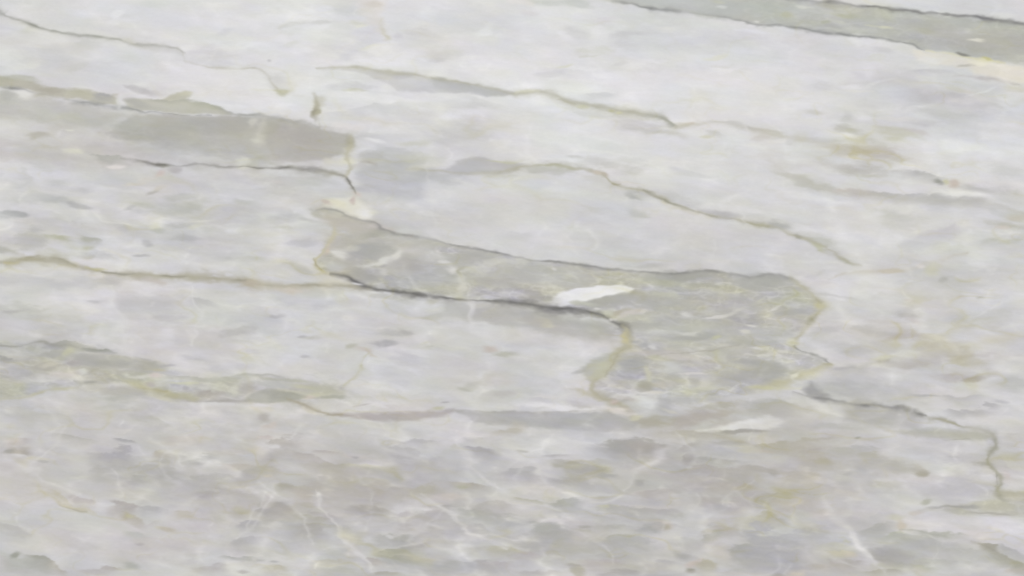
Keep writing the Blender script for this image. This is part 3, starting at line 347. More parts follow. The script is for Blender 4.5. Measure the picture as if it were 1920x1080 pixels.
# ---- upper and left-middle flecks
um = [(560,30,60,20,(218,218,219),.5,0,0),(300,8,60,8,(208,211,205),.6,0,0),(222,26,12,7,(221,221,222),.7,-30,0),(205,45,26,8,(218,218,218),.5,-10,0),(60,56,20,7,(207,207,196),.7,0,0),(90,70,30,12,(216,216,216),.5,0,0),(145,127,26,10,(201,202,196),.6,0,0),(90,105,60,18,(202,202,205),.6,0,0),(230,95,60,12,(210,210,215),.5,0,0),(420,58,24,4,(208,208,211),.7,-14,0),(400,108,50,16,(206,205,208),.7,4,0),(330,130,20,10,(218,218,221),.4,0,0),(310,45,60,14,(213,213,215),.4,0,0),(220,60,80,10,(206,206,207),.6,10,0),(340,92,20,6,(221,221,217),.6,0,0),(420,150,70,18,(215,213,214),.5,0,0),
(595,45,30,4,(204,204,201),.8,-4,0),(540,47,26,4,(207,207,202),.7,-6,0),(540,58,24,8,(211,212,205),.5,0,0),(660,20,36,12,(204,205,207),.7,0,0),(668,42,18,5,(211,211,196),.8,0,0),(675,47,14,3,(220,219,200),.7,-8,0),(695,60,20,5,(206,203,208),.5,0,0),(700,88,16,6,(217,217,200),.6,-20,0),(655,105,24,7,(205,205,211),.6,-14,0),(503,115,5,2,(196,195,197),.8,0,0),(490,85,34,10,(212,212,215),.5,0,0),(550,133,14,14,(218,218,209),.7,0,0),(720,90,20,14,(222,221,217),.7,-10,0),(700,120,40,12,(220,219,224),.6,0,0),(745,68,10,6,(203,201,204),.7,0,0),(800,65,30,12,(204,203,202),.7,-10,0),(820,105,36,12,(207,206,205),.7,0,0),(820,112,20,6,(202,201,200),.6,0,0),(830,30,60,16,(206,209,211),.6,0,0),(915,55,20,10,(219,220,220),.6,-30,0),(880,108,20,4,(220,219,215),.5,0,0),(750,110,40,10,(220,219,217),.6,0,0),
(525,152,24,14,(205,204,201),.8,20,0),(528,171,12,6,(184,184,158),.85,8,0),(560,160,40,12,(219,218,217),.6,0,0),(594,202,6,19,(160,156,134),.85,0,0),(593,200,3,12,(146,142,120),.5,0,0),(600,190,16,9,(202,199,182),.7,-20,0),(601,207,5,6,(170,167,140),.8,0,0),(660,163,34,8,(201,200,200),.7,6,0),(665,171,16,3,(202,202,182),.8,4,0),(700,150,40,8,(215,214,213),.6,10,0),(720,185,80,8,(221,220,221),.7,4,0),(690,212,70,14,(206,206,207),.75,-8,1),(760,215,70,16,(205,204,205),.6,0,0),(640,222,30,10,(206,207,210),.6,0,0),(655,240,24,8,(217,212,206),.6,14,0),(685,258,30,8,(199,199,198),.8,0,0),(750,255,26,6,(205,204,204),.6,0,0),(700,268,20,4,(222,222,221),.7,8,0),(770,268,30,5,(203,203,188),.6,0,0),(870,252,60,20,(201,200,200),.7,-6,0),(860,215,40,8,(221,220,225),.6,-6,0),(900,190,40,10,(208,208,203),.7,8,0),(880,198,24,8,(204,204,201),.6,0,0),(840,180,60,6,(218,217,214),.6,0,0),(925,187,30,4,(220,219,216),.6,6,0),(830,196,30,5,(214,213,208),.5,0,0),
(1120,60,24,12,(217,216,220),.6,30,0),(1060,66,30,5,(218,217,219),.6,14,0),(1080,60,40,10,(204,203,206),.6,20,0),(1130,42,20,8,(208,203,209),.5,0,0),(1190,65,40,8,(200,199,199),.7,-4,0),(1170,85,30,8,(204,203,203),.6,0,0),(1125,95,34,9,(209,210,199),.8,-6,0),(1110,104,20,3,(203,204,190),.7,-4,0),(1060,124,14,3,(215,215,198),.8,-14,0),(1160,117,20,4,(206,205,204),.7,-18,0),(1030,138,40,6,(207,206,206),.6,-6,0),(1130,142,24,4,(222,221,219),.7,6,0),(1200,118,40,14,(220,219,221),.7,-6,0),(1170,140,40,14,(221,220,222),.6,8,0),(1340,107,22,4,(217,216,201),.8,-4,0),(1360,122,26,4,(211,210,204),.7,0,0),(1350,130,20,4,(220,219,219),.6,0,0),(1320,45,60,10,(208,210,207),.7,4,0),(1245,55,20,6,(213,212,206),.6,0,0),(1350,75,60,14,(205,204,207),.6,0,0),(1420,62,40,5,(214,215,220),.7,4,0),(1000,158,30,8,(224,223,224),.7,0,0),(1130,180,40,8,(205,206,208),.7,-4,1),(1240,198,50,14,(213,215,215),.5,0,0),(1000,185,40,8,(218,218,219),.5,0,0),(975,5,24,8,(217,210,206),.7,0,0),(990,25,20,7,(210,206,204),.5,0,0),
(1280,235,22,6,(208,201,172),.9,-4,0),(1295,232,8,4,(205,186,166),.5,0,0),(1240,241,18,4,(222,221,213),.8,6,0),(1200,236,50,13,(202,200,197),.75,10,0),(1250,252,24,6,(201,199,196),.6,14,0),(1210,245,34,5,(190,190,182),.5,10,0),(1110,215,44,5,(204,204,199),.6,6,0),(1125,232,14,3,(218,217,212),.6,0,0),(1360,229,34,3,(198,198,195),.7,4,0),(1380,236,20,5,(199,198,199),.6,8,0),(1415,242,14,4,(176,175,170),.8,8,0),(1428,247,18,8,(198,193,180),.85,10,0),(1420,258,16,6,(200,195,194),.5,0,0),(1335,253,26,4,(196,195,185),.6,10,0),(1322,256,12,3,(206,204,180),.7,0,0),(1450,250,26,7,(194,193,178),.8,6,0),(1455,262,20,5,(222,220,214),.7,-6,0),(1520,212,26,5,(203,201,192),.6,6,0),(1590,240,26,8,(190,189,180),.85,14,0),(1585,222,10,10,(200,200,196),.7,0,0),(1600,244,10,4,(194,193,166),.7,0,0),(1540,262,44,8,(196,195,187),.6,8,0),(1685,246,36,9,(204,203,186),.85,14,0),(1680,258,16,7,(198,198,176),.7,0,0),(1630,255,30,8,(198,198,192),.6,20,0),(1720,245,24,5,(206,198,193),.7,10,0),(1620,222,20,8,(221,220,223),.7,0,0),(1580,252,30,5,(217,216,216),.6,6,0),
(45,332,19,11,(186,187,183),.9,20,1),(40,340,26,12,(195,196,192),.6,0,0),(108,342,22,8,(193,194,192),.85,0,0),(148,357,26,7,(195,195,193),.7,0,0),(103,376,26,9,(186,187,184),.85,0,0),(60,374,40,10,(197,198,194),.6,0,0),(148,384,20,6,(178,178,175),.9,6,0),(30,401,28,4,(168,169,167),.9,4,0),(15,405,24,7,(188,190,186),.6,0,0),(58,455,26,18,(190,190,186),.85,0,0),(68,430,16,7,(190,190,188),.7,0,0),(165,453,22,11,(182,183,172),.95,14,1),(165,465,20,5,(186,186,164),.8,6,0),(112,446,26,5,(184,186,168),.85,4,0),(10,468,22,8,(180,180,172),.85,8,0),(30,472,14,6,(184,184,174),.6,20,0),(90,470,34,8,(200,200,186),.7,0,0),(185,480,44,9,(188,188,186),.8,6,0),(290,358,12,4,(182,180,174),.85,-20,0),(300,350,10,5,(205,200,188),.6,-14,0),(335,366,22,7,(188,189,186),.85,0,0),(245,390,26,4,(188,188,186),.8,-14,0),(260,396,22,5,(192,192,190),.6,0,0),(270,384,20,7,(194,195,184),.7,0,0),(350,390,34,8,(188,189,184),.8,-10,0),(355,382,30,8,(190,191,182),.7,-8,0),(310,395,40,14,(192,193,189),.6,0,0),(430,392,44,16,(195,194,196),.8,8,0),(460,378,24,6,(192,193,186),.7,14,0),(345,423,28,6,(182,183,179),.85,0,0),(298,424,12,7,(211,212,207),.85,-10,0),(298,432,11,4,(184,186,180),.7,0,0),(355,445,24,7,(184,184,183),.85,8,0),(395,452,24,9,(193,192,193),.6,0,0),(278,456,12,5,(180,180,181),.85,20,0),(265,481,14,3,(182,182,181),.8,0,0),(440,432,14,5,(214,214,214),.8,-10,0),(370,425,20,4,(206,206,190),.7,-14,0),(380,414,26,4,(213,212,205),.7,-8,0),(235,427,16,6,(194,193,195),.7,0,0),(120,458,24,8,(204,205,196),.5,0,0),(30,318,60,18,(211,210,212),.7,10,0),(120,326,40,8,(209,208,213),.6,10,0),(195,297,40,8,(177,177,170),.9,6,1),(220,310,14,5,(215,209,206),.9,0,0),(135,283,16,5,(208,207,190),.8,0,0),(302,322,12,6,(210,190,184),.9,-20,0),(330,316,14,5,(182,178,177),.8,0,0),(250,344,20,4,(206,201,185),.75,-8,0),(275,335,20,5,(207,200,190),.5,-14,0),(30,280,30,5,(198,197,200),.6,0,0),(350,275,60,8,(188,187,182),.5,0,0),(452,305,12,9,(209,209,196),.85,0,0),(453,317,10,4,(212,211,198),.8,0,0),(470,308,14,8,(196,196,176),.6,0,0),(400,298,40,6,(200,200,194),.6,6,0),(420,330,60,10,(200,198,196),.6,0,0),(325,495,60,10,(206,205,209),.5,0,0),(430,487,20,5,(192,192,190),.7,0,0),(470,488,24,6,(196,197,186),.7,0,0),(80,508,80,10,(212,210,207),.7,-4,0),(40,528,60,12,(196,195,198),.6,0,0),(150,535,50,10,(195,195,196),.6,-4,0),(210,528,34,10,(190,188,185),.8,0,0),(190,520,30,5,(212,207,203),.6,0,0),(275,524,24,8,(190,183,172),.85,0,0),(290,527,14,6,(204,192,182),.7,0,0),(260,518,14,5,(178,174,156),.7,0,0),
(182,564,16,4,(182,182,181),.7,4,0),(28,582,24,5,(184,183,181),.8,-4,0),(385,571,28,8,(186,186,185),.75,4,1),(290,570,70,20,(194,193,192),.6,0,0),(300,600,40,8,(188,187,190),.6,0,0),(455,620,30,9,(186,185,185),.8,-10,0),(450,610,30,4,(209,208,208),.5,-14,0),(210,575,14,20,(208,207,212),.6,0,0),(195,548,16,8,(211,210,217),.7,0,0),(340,548,20,5,(204,202,190),.5,10,0),(470,550,30,9,(211,210,212),.6,0,0),(310,635,24,12,(209,208,210),.7,-30,0),(100,618,40,9,(196,196,191),.6,0,0),(60,610,30,8,(199,199,200),.5,0,0),(360,672,20,5,(184,183,184),.7,10,0),(420,690,50,14,(192,190,192),.6,4,0),(355,665,30,12,(206,205,209),.6,0,0),(435,560,30,10,(210,209,208),.5,0,0),
(518,592,15,3.4,(182,181,182),.7,-6,0),(572,671,11,3.4,(180,179,181),.7,10,0),(713,647,27,6,(175,175,175),.8,-2,0),(757,625,18,5,(176,175,176),.8,8,0),(730,628,34,5,(188,188,188),.8,0,0),(805,649,10,2,(186,186,180),.8,0,0),(792,643,14,4,(203,203,184),.7,-20,0),(590,578,24,7,(196,195,199),.6,0,0),(610,540,20,8,(214,213,216),.4,0,0),(655,600,14,7,(215,214,209),.7,-14,0),(740,600,40,10,(211,210,213),.6,0,0),(638,560,14,14,(206,205,190),.7,0,0),(700,565,50,12,(206,205,202),.6,0,0),(720,555,50,6,(190,190,184),.7,8,0),(808,566,14,7,(190,189,170),.8,0,0),(815,582,14,3,(212,211,205),.8,-8,0),(815,594,16,6,(190,191,188),.7,0,0),(840,590,50,16,(193,194,190),.6,0,0),(930,590,50,20,(186,184,180),.7,0,0),(886,580,7,30,(206,204,204),.6,0,0),(585,635,20,5,(190,190,178),.7,0,0),(570,632,8,3,(176,175,176),.7,0,0),(660,649,10,5,(182,182,164),.85,0,0),(680,658,16,4,(202,186,178),.85,16,0),(695,666,12,3,(206,196,176),.7,20,0),(640,665,40,20,(203,202,200),.5,0,0),(760,695,24,5,(214,213,216),.6,30,0),(770,675,40,14,(195,194,196),.7,14,0),(840,690,60,14,(206,205,208),.5,0,0),(740,705,40,16,(198,198,197),.6,0,0),(915,656,14,7,(206,191,178),.9,-10,0),(940,662,24,6,(186,186,174),.85,-8,0),(800,650,40,7,(200,201,190),.5,0,0),(870,728,12,5,(186,187,174),.8,0,0),(835,755,8,2.5,(182,181,180),.85,0,0),(940,738,24,7,(192,189,188),.7,0,0),(890,715,30,7,(196,195,188),.7,-20,0),(930,710,30,12,(204,200,196),.6,0,0),(675,760,16,2.5,(184,180,178),.8,0,0),(640,760,50,8,(208,206,203),.6,0,0),(720,733,24,2.5,(211,210,212),.6,0,0),(475,660,20,6,(196,195,198),.5,0,0),
(800,340,60,24,(193,193,196),.5,0,0),(720,390,40,14,(212,211,214),.5,14,0),(760,410,50,16,(197,197,199),.6,0,0),(680,440,10,6,(210,209,206),.1,0,0),(830,372,40,20,(209,208,209),.5,0,0),(860,440,40,12,(210,209,213),.5,8,0),(1010,350,24,10,(205,208,212),.7,0,0),(1010,380,40,10,(203,202,203),.5,0,0),(1100,360,40,5,(210,209,209),.6,20,0),(1115,340,40,10,(204,203,198),.7,20,0),(1198,366,21,10,(178,179,175),.95,10,0),(1198,402,20,5,(195,196,191),.8,10,0),(1230,395,50,10,(210,209,205),.6,14,0),(1240,385,60,7,(213,213,206),.6,26,0),(1120,410,60,20,(201,200,203),.5,0,0),(1150,455,60,14,(199,198,200),.5,6,0),(1300,440,80,16,(205,204,204),.4,8,0),(1380,480,50,10,(208,207,209),.5,14,0),(1210,500,36,5,(188,188,186),.8,4,0),(1295,500,24,6,(201,200,190),.7,6,0),(1195,318,40,10,(198,198,190),.8,-4,0),(1185,300,30,8,(205,205,201),.5,0,0),(1075,294,22,4,(196,196,191),.8,8,0),(1120,302,30,9,(204,203,201),.7,0,0),(1140,310,20,6,(200,199,196),.6,0,0),(1300,328,40,6,(201,200,201),.6,12,1),(1330,340,40,4,(219,218,218),.5,10,0),(1180,345,30,6,(213,208,206),.6,10,0),(1270,360,60,10,(205,204,206),.5,0,0),(1400,300,40,14,(212,211,212),.4,0,0),(1280,375,30,8,(190,190,188),.6,20,0),(1355,400,34,9,(184,183,184),.85,8,0),(1425,416,24,5,(190,190,185),.7,0,0),(1380,390,50,5,(217,216,217),.5,6,0),(1410,395,30,6,(214,213,214),.5,0,0),(980,480,24,4,(206,205,195),.3,0,0),(575,412,24,7,(192,192,191),.7,8,0),(530,430,24,5,(196,196,186),.7,0,0),(540,412,30,10,(190,189,191),.6,0,0),(570,455,36,9,(192,192,192),.75,0,0),(520,440,40,4,(210,209,200),.6,0,0),(550,360,60,12,(194,193,189),.6,8,0),(560,340,70,14,(192,190,187),.7,4,0),(590,345,40,10,(194,196,193),.6,0,0),(560,395,50,7,(211,210,212),.7,20,0),(550,505,34,9,(190,190,188),.8,8,0),(560,490,40,6,(210,209,212),.6,14,0),(510,510,40,8,(203,203,196),.6,0,0),(520,340,14,3,(205,200,198),.6,8,0),(590,370,24,6,(205,204,200),.6,0,0)]
for x, y, rx, ry, c, a, an, e in um: D(x, y, rx * 1.1, ry * 1.1, c, a * .88, an, e, gain=.35 if y > 310 else .8)
P([(668,352),(667,330),(678,308),(720,298),(765,290),(800,313),(832,320),(800,346),(785,374),(740,374),(700,366)], (183,183,185), .9, 16); D(700,293,30,8,(184,184,183),.7); D(735,282,50,10,(190,191,190),.6)
D(780,295,40,12,(198,199,186),.7); D(795,310,30,7,(204,203,190),.7,-4); D(845,298,26,6,(209,208,207),.5,-14); D(820,330,40,14,(190,190,191),.6)
P([(820,322),(850,308),(875,298),(905,294),(945,302),(985,306),(975,318),(940,325),(890,325),(840,328)], (184,184,183), .92, 7)
D(1025,318,80,10,(194,194,185),.8,-3); D(1000,335,40,6,(210,210,200),.6,-4)
P([(672,0),(722,0),(716,26),(718,46),(728,68),(722,76),(708,58),(688,42),(680,20)], (211,206,197), .7, 14); V([(712,40,.6,.4),(717,55,1),(725,70,1.2)], (190,186,158), .9, 5, 4); D(696,10,14,8,(208,202,188),.5)
p_w8 = part('grey_wedge', 'long thin grey wedge in the upper middle')
P([(612,130),(680,130),(740,138),(775,139),(800,146),(830,147),(850,151),(900,160),(940,168),(966,175),(940,179),(900,178),(870,174),(840,174),(800,174),(770,172),(745,168),(715,152),(680,140)], (197,196,196), .75, 6)
P([(808,146),(840,149),(870,156),(910,162),(945,169),(968,175),(945,180),(915,180),(880,173),(845,172),(812,172)], (183,183,180), .85, 6, p=p_w8, fade=(870,158,862,186))
D(825,148,12,6,(178,178,175),.7)
D(745,142,20,6,(188,187,187),.6)

# cream corner under the bend
p_cr = part('cream_inclusion', 'cream white spot at the bend of the dark vein')
P([(612,386),(624,376),(640,370),(660,368),(676,374),(692,386),(706,398),(692,410),(672,409),(655,402),(640,396),(625,391)], (221,219,209), .92, 9, p=p_cr)
D(632,381,16,8,(217,213,188),.8,20); D(680,395,20,12,(225,224,222),.8,20); D(660,376,9,7,(214,194,182),.85,-50); D(617,380,10,5,(211,194,180),.85,20); D(668,364,10,5,(213,196,188),.7,30)
D(600,398,14,8,(183,182,168),.7,30)
P([(610,296),(640,297),(668,300),(664,310),(640,314),(605,308)], (208,207,192), .75, 10); D(655,303,14,7,(211,209,186),.8)

# ------------------------------------------------------------------ veins
pv = part('vein', 'thin dark vein sloping across the top left')
v1 = [(0,21,2,1),(9,26,1.8,.9),(15,30,1),(32,35,.9,.7),(50,41,1,.8),(65,47,1.2,1.1),(82,52,.9,.7),(107,57.5,.9,.7),(135,62.5,.9,.75),(155,66.5,.9,.8),(172,68.5,1.1,1.1),(200,72.5,.9,.6),(220,74.5,1,.8),(240,79.5,1.2,.5),(260,83.5,.9,.7),(290,85,.9,.7),(312,88,.9,.6),(330,92,.8,.5),(338,97,.8,.6),(345,99,.6,.3)]
V([(x, y + 1, 1, .6) for x, y, *_ in v1], (186,185,172), .7, 3.5, 4.5)
V(v1, (132,133,124), .85, 2.0, 2.2, .5, p=pv)
V([(20,36,1,.7),(80,60,1,.7),(150,74,1,.6),(230,86,1,.5)], (219,218,209), .5, 5, 5)
P([(258,82),(300,84),(330,91),(345,100),(345,120),(320,100),(280,94)], (197,197,194), .6, 8, fade=(300,86,296,108)); V([(232,76,1,.6),(248,80,1.1,.9),(258,84,.8,.5)], (196,194,176), .8, 4, 3)
V([(338,97,.8,.4),(340,108,.8,.5),(344,116,.9,.6),(355,119,1,.7),(372,122,1,.7),(390,126,1,.8),(415,128,1,.8),(440,129,1,.6),(455,128,1,.8),(470,126.5,1.2,1),(482,129,1.2,.9),(492,135,1.2,.7),(504,144,1,.6),(513,156,1,.6),(522,166,1,.8)], (188,185,172), .85, 2.2, 2.0)
V([(362,116,1,.6),(400,121,1,.6),(440,123,1,.5),(480,124,1,.5)], (203,203,206), .7, 6, 3)
pv = part('vein', 'dark line along the top of the warm grey patch')
v2 = [(0,163,1,.4),(18,165,1,.9),(28,166,1,1),(45,168,.8,.5),(60,174,.6,.3),(110,183,.6,.2),(138,188,.9,.8),(155,191,1.1,1),(175,193,1.2,1.1),(190,197,1.2,1.1),(205,201,.8,.5),(225,202,1.1,1),(245,204,1,.9),(262,208,.9,.6),(290,210,.8,.5),(325,213,.8,.5),(360,216,.8,.5),(395,217,.8,.5),(415,208,.01,0)]
V(v2[:-1], (130,131,128), .85, 1.7, 2.0, p=pv)
V([(400,197,.7,.5),(412,203,1,.9),(425,211,1,1),(445,215,1.2,1),(458,216,1.2,.9),(480,216,1.3,.9),(500,220,1,.8),(530,225,1.3,.9),(553,228,1.3,1),(565,227,1.2,1),(582,230,1,.8),(600,238,1,.5)], (150,150,144), .8, 1.8, 3, p=pv)
V([(221,201,1),(218,193,1.1),(223,184,1),(236,177,1),(256,172,.8,.6)], (211,211,207), .85, 3, 3)
V([(196,238,1.4,.6),(212,228,1.3,.8),(236,212,1,.6)], (206,205,199), .8, 6, 6)
pv = part('vein', 'dark hairline along the foot of the warm grey patch, bending down at its right end')
v3 = [(225,297,.7,.3),(250,301,.8,.4),(275,305,1,.8),(290,307,1,1),(305,308,1.1,1.2),(318,308,.9,.8),(335,310,.7,.4),(352,309,.8,.6),(375,306,.9,.6),(395,307,.8,.5),(412,311,1,.7),(440,313,.9,.7),(460,313,.9,.8),(480,313,.9,.9),(510,313.5,.9,.8),(535,314.5,1.2,1.1),(555,316,1.2,1),(572,317,1.9,1.2),(595,318,2,1.2),(612,321,1.7,1.1),(626,324,1.2,.9),(640,328,1,.7),(651,331,1,.8),(655,337,1.3,1),(660,346,1.1,.9),(666,353,1,.7),(667,362,.8,.4)]
V([(x, y + .5, 1, .45) for x, y, *_ in v3[8:]], (184,182,166), .8, 4, 4.5)
V(v3, (116,114,108), .9, 1.8, 2.0, .5, p=pv)
V([(596,321,.8,.4),(625,325,1,.7),(650,322,1,.7),(662,312,1,.5)], (180,176,156), .7, 3, 3)
V([(664,311,.8,.5),(676,306,1,.7),(690,304,1,1),(704,308,.9,.6)], (172,166,158), .8, 2, 2)
pv = part('vein', 'ochre vein running in from the left edge')
v4 = [(0,491,1,.8),(20,492,1.2,1),(35,489,1.2,.9),(50,485,1.5,1),(70,485,1.7,1),(90,488,1.7,1),(108,489,1.6,1),(122,494,1.2,.9),(135,499,.9,.7),(150,502,.9,.7),(165,504,1.1,.9),(182,507,1.1,.9),(200,511,.9,.8),(225,514,.9,.9),(260,514,1,.8),(290,515,1,.8),(320,516.5,1.1,.9),(350,518,1.5,.9),(380,520,1.6,.9),(410,522,1.4,.9),(440,525,1.3,.9),(460,527,1.4,.9),(480,531,1.3,.9),(505,534,1,.8),(535,536,1,.8),(570,535,1,.8),(605,533,1,.8),(640,534,1,.8),(670,537,.9,.7),(690,539,.8,.6)]
V([(x, y + 1, w, .45) for x, y, w, al in v4], (196,191,174), .9, 6, 7, .4)
V(v4, (168,164,143), .95, 4.2, 4.4, .2, p=pv)
V([(480,532,.7,.5),(530,536,.9,.6),(590,534,.9,.7),(650,535,1,.8),(690,539,1,.9)], (146,142,124), .8, 1.8, 2, .4)
V([(12,492,1,.7),(25,494,1,1),(36,492,1,.5)], (196,186,128), .8, 2, 2); V([(50,482,1,.9),(68,481,1,.8),(85,485,.8,.5)], (152,148,124), .7, 1.6, 1.6); V([(95,484,.8,.6),(115,486,1,.8),(125,492,1,.7),(137,498,.9,.8)], (150,147,128), .7, 1.5, 1.5)
V([(156,501,.8,.7),(172,504,1.2,1),(186,504,1,.9),(200,505,.7,.6)], (200,197,138), .85, 2.5, 2.5); V([(185,510,.6,.6),(205,511,1,1),(228,514,1,1),(255,514,.6,.5)], (136,135,124), .9, 1.5, 1.6)
V([(300,515,.7,.6),(318,516,1,1),(338,518,1,1),(352,519,.6,.4)], (142,140,128), .85, 1.5, 1.6); V([(430,524,.7,.6),(448,526,1,1),(458,526,.8,.8)], (140,138,126), .8, 1.6, 1.8)
V([(450,527,1,.6),(470,530,1.3,1),(490,533,.9,.7)], (194,184,166), .7, 4, 5); V([(480,535,1,.7),(520,537,1.1,.8),(560,536,1,.6)], (206,202,182), .7, 4, 4); V([(515,541,1,.6),(548,546,1.5,1),(580,541,1,.6)], (206,197,183), .8, 5, 3); V([(590,522,1,.6),(625,525,1.5,1),(660,529,1,.7)], (211,207,190), .85, 8, 7)
V([(40,500,1,.6),(90,502,1,.7),(140,508,1,.6)], (214,212,202), .6, 5, 5)
# outline and cross vein of the big patch
V([(608,392,1,.5),(622,408,1.2,.7),(626,428,1.2,.8),(624,448,1.2,.8),(616,466,1,.8),(602,482,.8,.7)], (191,186,170), .85, 9, 10, .3)
V([(626,428,1,.6),(622,448,1.1,.8),(614,463,1.1,.9),(602,478,1.1,1),(593,489,1.2,1),(594,500,1.2,1),(606,510,1,.9),(625,514,1,.8)], (196,191,164), .9, 3.8, 4.8, .2)
V([(619,460,1,.6),(617,470,1.1,.8),(611,477,.8,.5)], (211,192,170), .7, 4, 4); V([(591,485,.8,.6),(593,494,1.1,1),(600,505,.9,.7)], (158,152,124), .7, 2, 2.5)
pv = part('vein', 'long dark vein along the top of the grey green patch')
v5 = [(600,392,.8,.4),(622,391,1,.6),(638,396,1,.7),(652,404,1.1,.9),(668,408,1,.6),(690,413,.9,.5),(706,420,1,.7),(715,428,1.2,.9),(730,435,1.2,1),(750,440,1.1,.9),(770,443,1,.6),(800,448,1,.6),(828,454,1.1,.8),(850,458,1.2,1),(872,461,1.2,1.1),(900,468,1,.9),(930,475,1.1,1),(945,478,1.1,1),(962,480,1,.8),(980,483,1,.8),(1000,488,.9,.8),(1025,489,1,.9),(1050,491,1,1),(1075,495,1,1.1),(1100,498,1,1.1),(1130,502,1,1.1),(1158,504,1,1.1),(1172,507,.9,.8),(1200,509,.8,.5),(1235,510.5,1,.9),(1262,511,1,.9),(1300,509,1,.8),(1325,508,1,.8),(1350,510,1.1,.8),(1375,515,1.2,.8),(1400,519,1.1,.7),(1430,517,1,.7),(1455,518,1.1,.8),(1480,522,1,.7)]
V([(x, y + 1.5, 1, .5) for x, y, *_ in v5], (172,170,160), .7, 2.5, 5)
V(v5, (130,130,127), .85, 1.8, 2.4, .5, p=pv)
pv = part('vein', 'thick dark vein through the middle under the grey green patch')
v6 = [(622,513,.8,.6),(640,515,1,.9),(655,519,1.1,1),(666,527,1.2,1.1),(680,535,1.2,1.1),(694,540,1.1,.9),(706,543,1.1,1),(725,545.5,1.7,1.2),(745,548.5,1.9,1.25),(768,550.5,1.5,1.1),(790,552.5,1.2,1),(810,555,1.1,1),(830,558.5,1.1,1.1),(850,560.5,.9,.8),(870,562,.8,.5),(890,563,.8,.6),(912,563.5,1.1,1),(935,564.5,1.2,1.1),(955,566,1.2,1),(975,567.5,1.7,.9),(1000,571,1.9,.9),(1022,576,1.8,1),(1045,578,2.1,1.15),(1068,579.5,1.8,1.1),(1090,583,1.7,.9),(1112,586,1.5,.9),(1130,591,1.6,.9),(1143,598,1.6,.9),(1156,605,2.2,.9),(1170,610,2.6,.9),(1180,615,1.8,.6)]
V([(x, y + 1, w, .5) for x, y, w, al in v6], (164,161,155), .75, 3.2, 4.2)
V(v6, (106,105,103), .95, 2.3, 3.0, .3, p=pv)
D(672,532,11,2.6,(216,215,216),.85,14); D(1146,598,5,3,(203,201,196),.8); D(1120,580,8,2.5,(207,206,200),.8)
pv = part('vein', 'olive vein curling down at the left end of the grey green patch')
v14 = [(1168,611,.8,.6),(1175,622,1.3,1),(1176,636,1.5,1),(1170,648,1.2,.9),(1164,660,1.1,.9),(1154,675,1.2,.9),(1144,690,1.3,.9),(1131,704,1.3,.9),(1118,717,1.2,.9),(1114,728,1.1,.9),(1121,738,1.2,.9),(1134,745,1.3,.9),(1150,753,1.1,.8),(1166,760,1,.7),(1182,772,.9,.7),(1194,783,.9,.7)]
V(v14, (182,179,156), .95, 5, 5.5, .2, p=pv)
V([(1170,628,1,.7),(1173,638,1.2,1),(1177,644,.8,.5)], (206,196,148), .8, 4, 4); V([(1180,628,1,.6),(1184,638,1,.8),(1176,650,.8,.5)], (170,166,138), .6, 3, 3); V([(1170,655,.6,.5),(1156,672,.8,.8),(1146,690,.9,.9),(1138,706,.8,.6)], (160,156,134), .55, 1.6, 1.6); V([(1120,722,1,.7),(1120,735,1.2,.9),(1140,748,1.2,.8),(1165,758,.8,.5)], (170,165,142), .6, 3, 3)
V([(1060,727,.7,.4),(1080,729,1,.8),(1100,735,1.2,.8),(1125,745,1.2,.7)], (190,186,164), .85, 4, 5); D(1128,697,18,12,(196,196,172),.7,-40)
D(1152,754,10,6,(203,180,166),.9); D(1172,750,20,5,(196,188,184),.6); P([(1135,763),(1168,766),(1197,778),(1185,781),(1150,776)], (217,212,209), .9, 6); V([(1165,762,.8,.6),(1180,768,1,.8),(1192,776,.8,.5)], (184,176,172), .7, 2, 2); D(1195,782,12,5,(206,204,176),.8,-20)
V([(1232,668,.6,.4),(1280,663,1,.8),(1300,661,1,1),(1330,659,1,.9),(1355,654,.8,.6),(1385,648,.8,.6)], (164,160,150), .7, 1.7, 2)
pv = part('vein', 'olive vein round the right end of the grey green patch')
V([(1478,521,.8,.5),(1497,536,1,.8),(1512,548,1,.9),(1524,560,1.2,1),(1536,569,1.4,1),(1541,576,1.3,.9),(1535,586,1.1,.9),(1526,597,1.2,.9),(1516,608,1,.8),(1507,620,1,.8),(1496,632,1.2,.9),(1488,642,1.4,.9),(1491,652,1.2,.8)], (184,181,156), .92, 3.8, 3.8, .2, p=pv)
D(1538,573,9,7,(204,199,160),.7); V([(1526,562,1,.7),(1537,567,1.1,.8)], (156,152,126), .7, 2, 2); V([(1532,592,.8,.6),(1526,599,1.3,1),(1517,606,.9,.7)], (146,144,126), .85, 2.6, 2.6); D(1484,642,10,10,(205,205,178),.6)
V([(1525,545,1,.5),(1545,566,1,.7),(1550,575,1,.5)], (214,211,198), .7, 4, 4)
pv = part('vein', 'short dark crack at the lower right corner of the grey green patch')
V([(1490,648,.6,.5),(1497,655,1.1,1),(1510,660,1.1,1),(1523,664,1.2,1.1),(1536,670,1.1,1),(1548,675,1.2,1.1),(1556,681,1.2,1.1),(1562,684,.6,.4)], (126,127,122), .9, 1.8, 2.2, p=pv)
V([(1525,668,1,.6),(1540,678,1.2,.8),(1555,684,1,.6)], (166,167,156), .7, 3, 6)
V([(1562,686,.8,.6),(1545,688,1,.9),(1525,695,1.3,1),(1500,706,1.6,1),(1475,716,1.5,1),(1450,722,1.4,1),(1425,726,1.1,.7),(1400,730,.8,.4)], (192,189,160), .9, 5, 4.5, .2)
D(1498,703,9,5,(212,211,190),.8,-30); V([(1440,729,1,.7),(1470,728,1,.8),(1505,727,.9,.7)], (208,206,168), .7, 2.6, 2.6); D(1550,685,12,4,(176,172,138),.6)
pv = part('vein', 'dark grey vein sloping down at the right, thick at its left end')
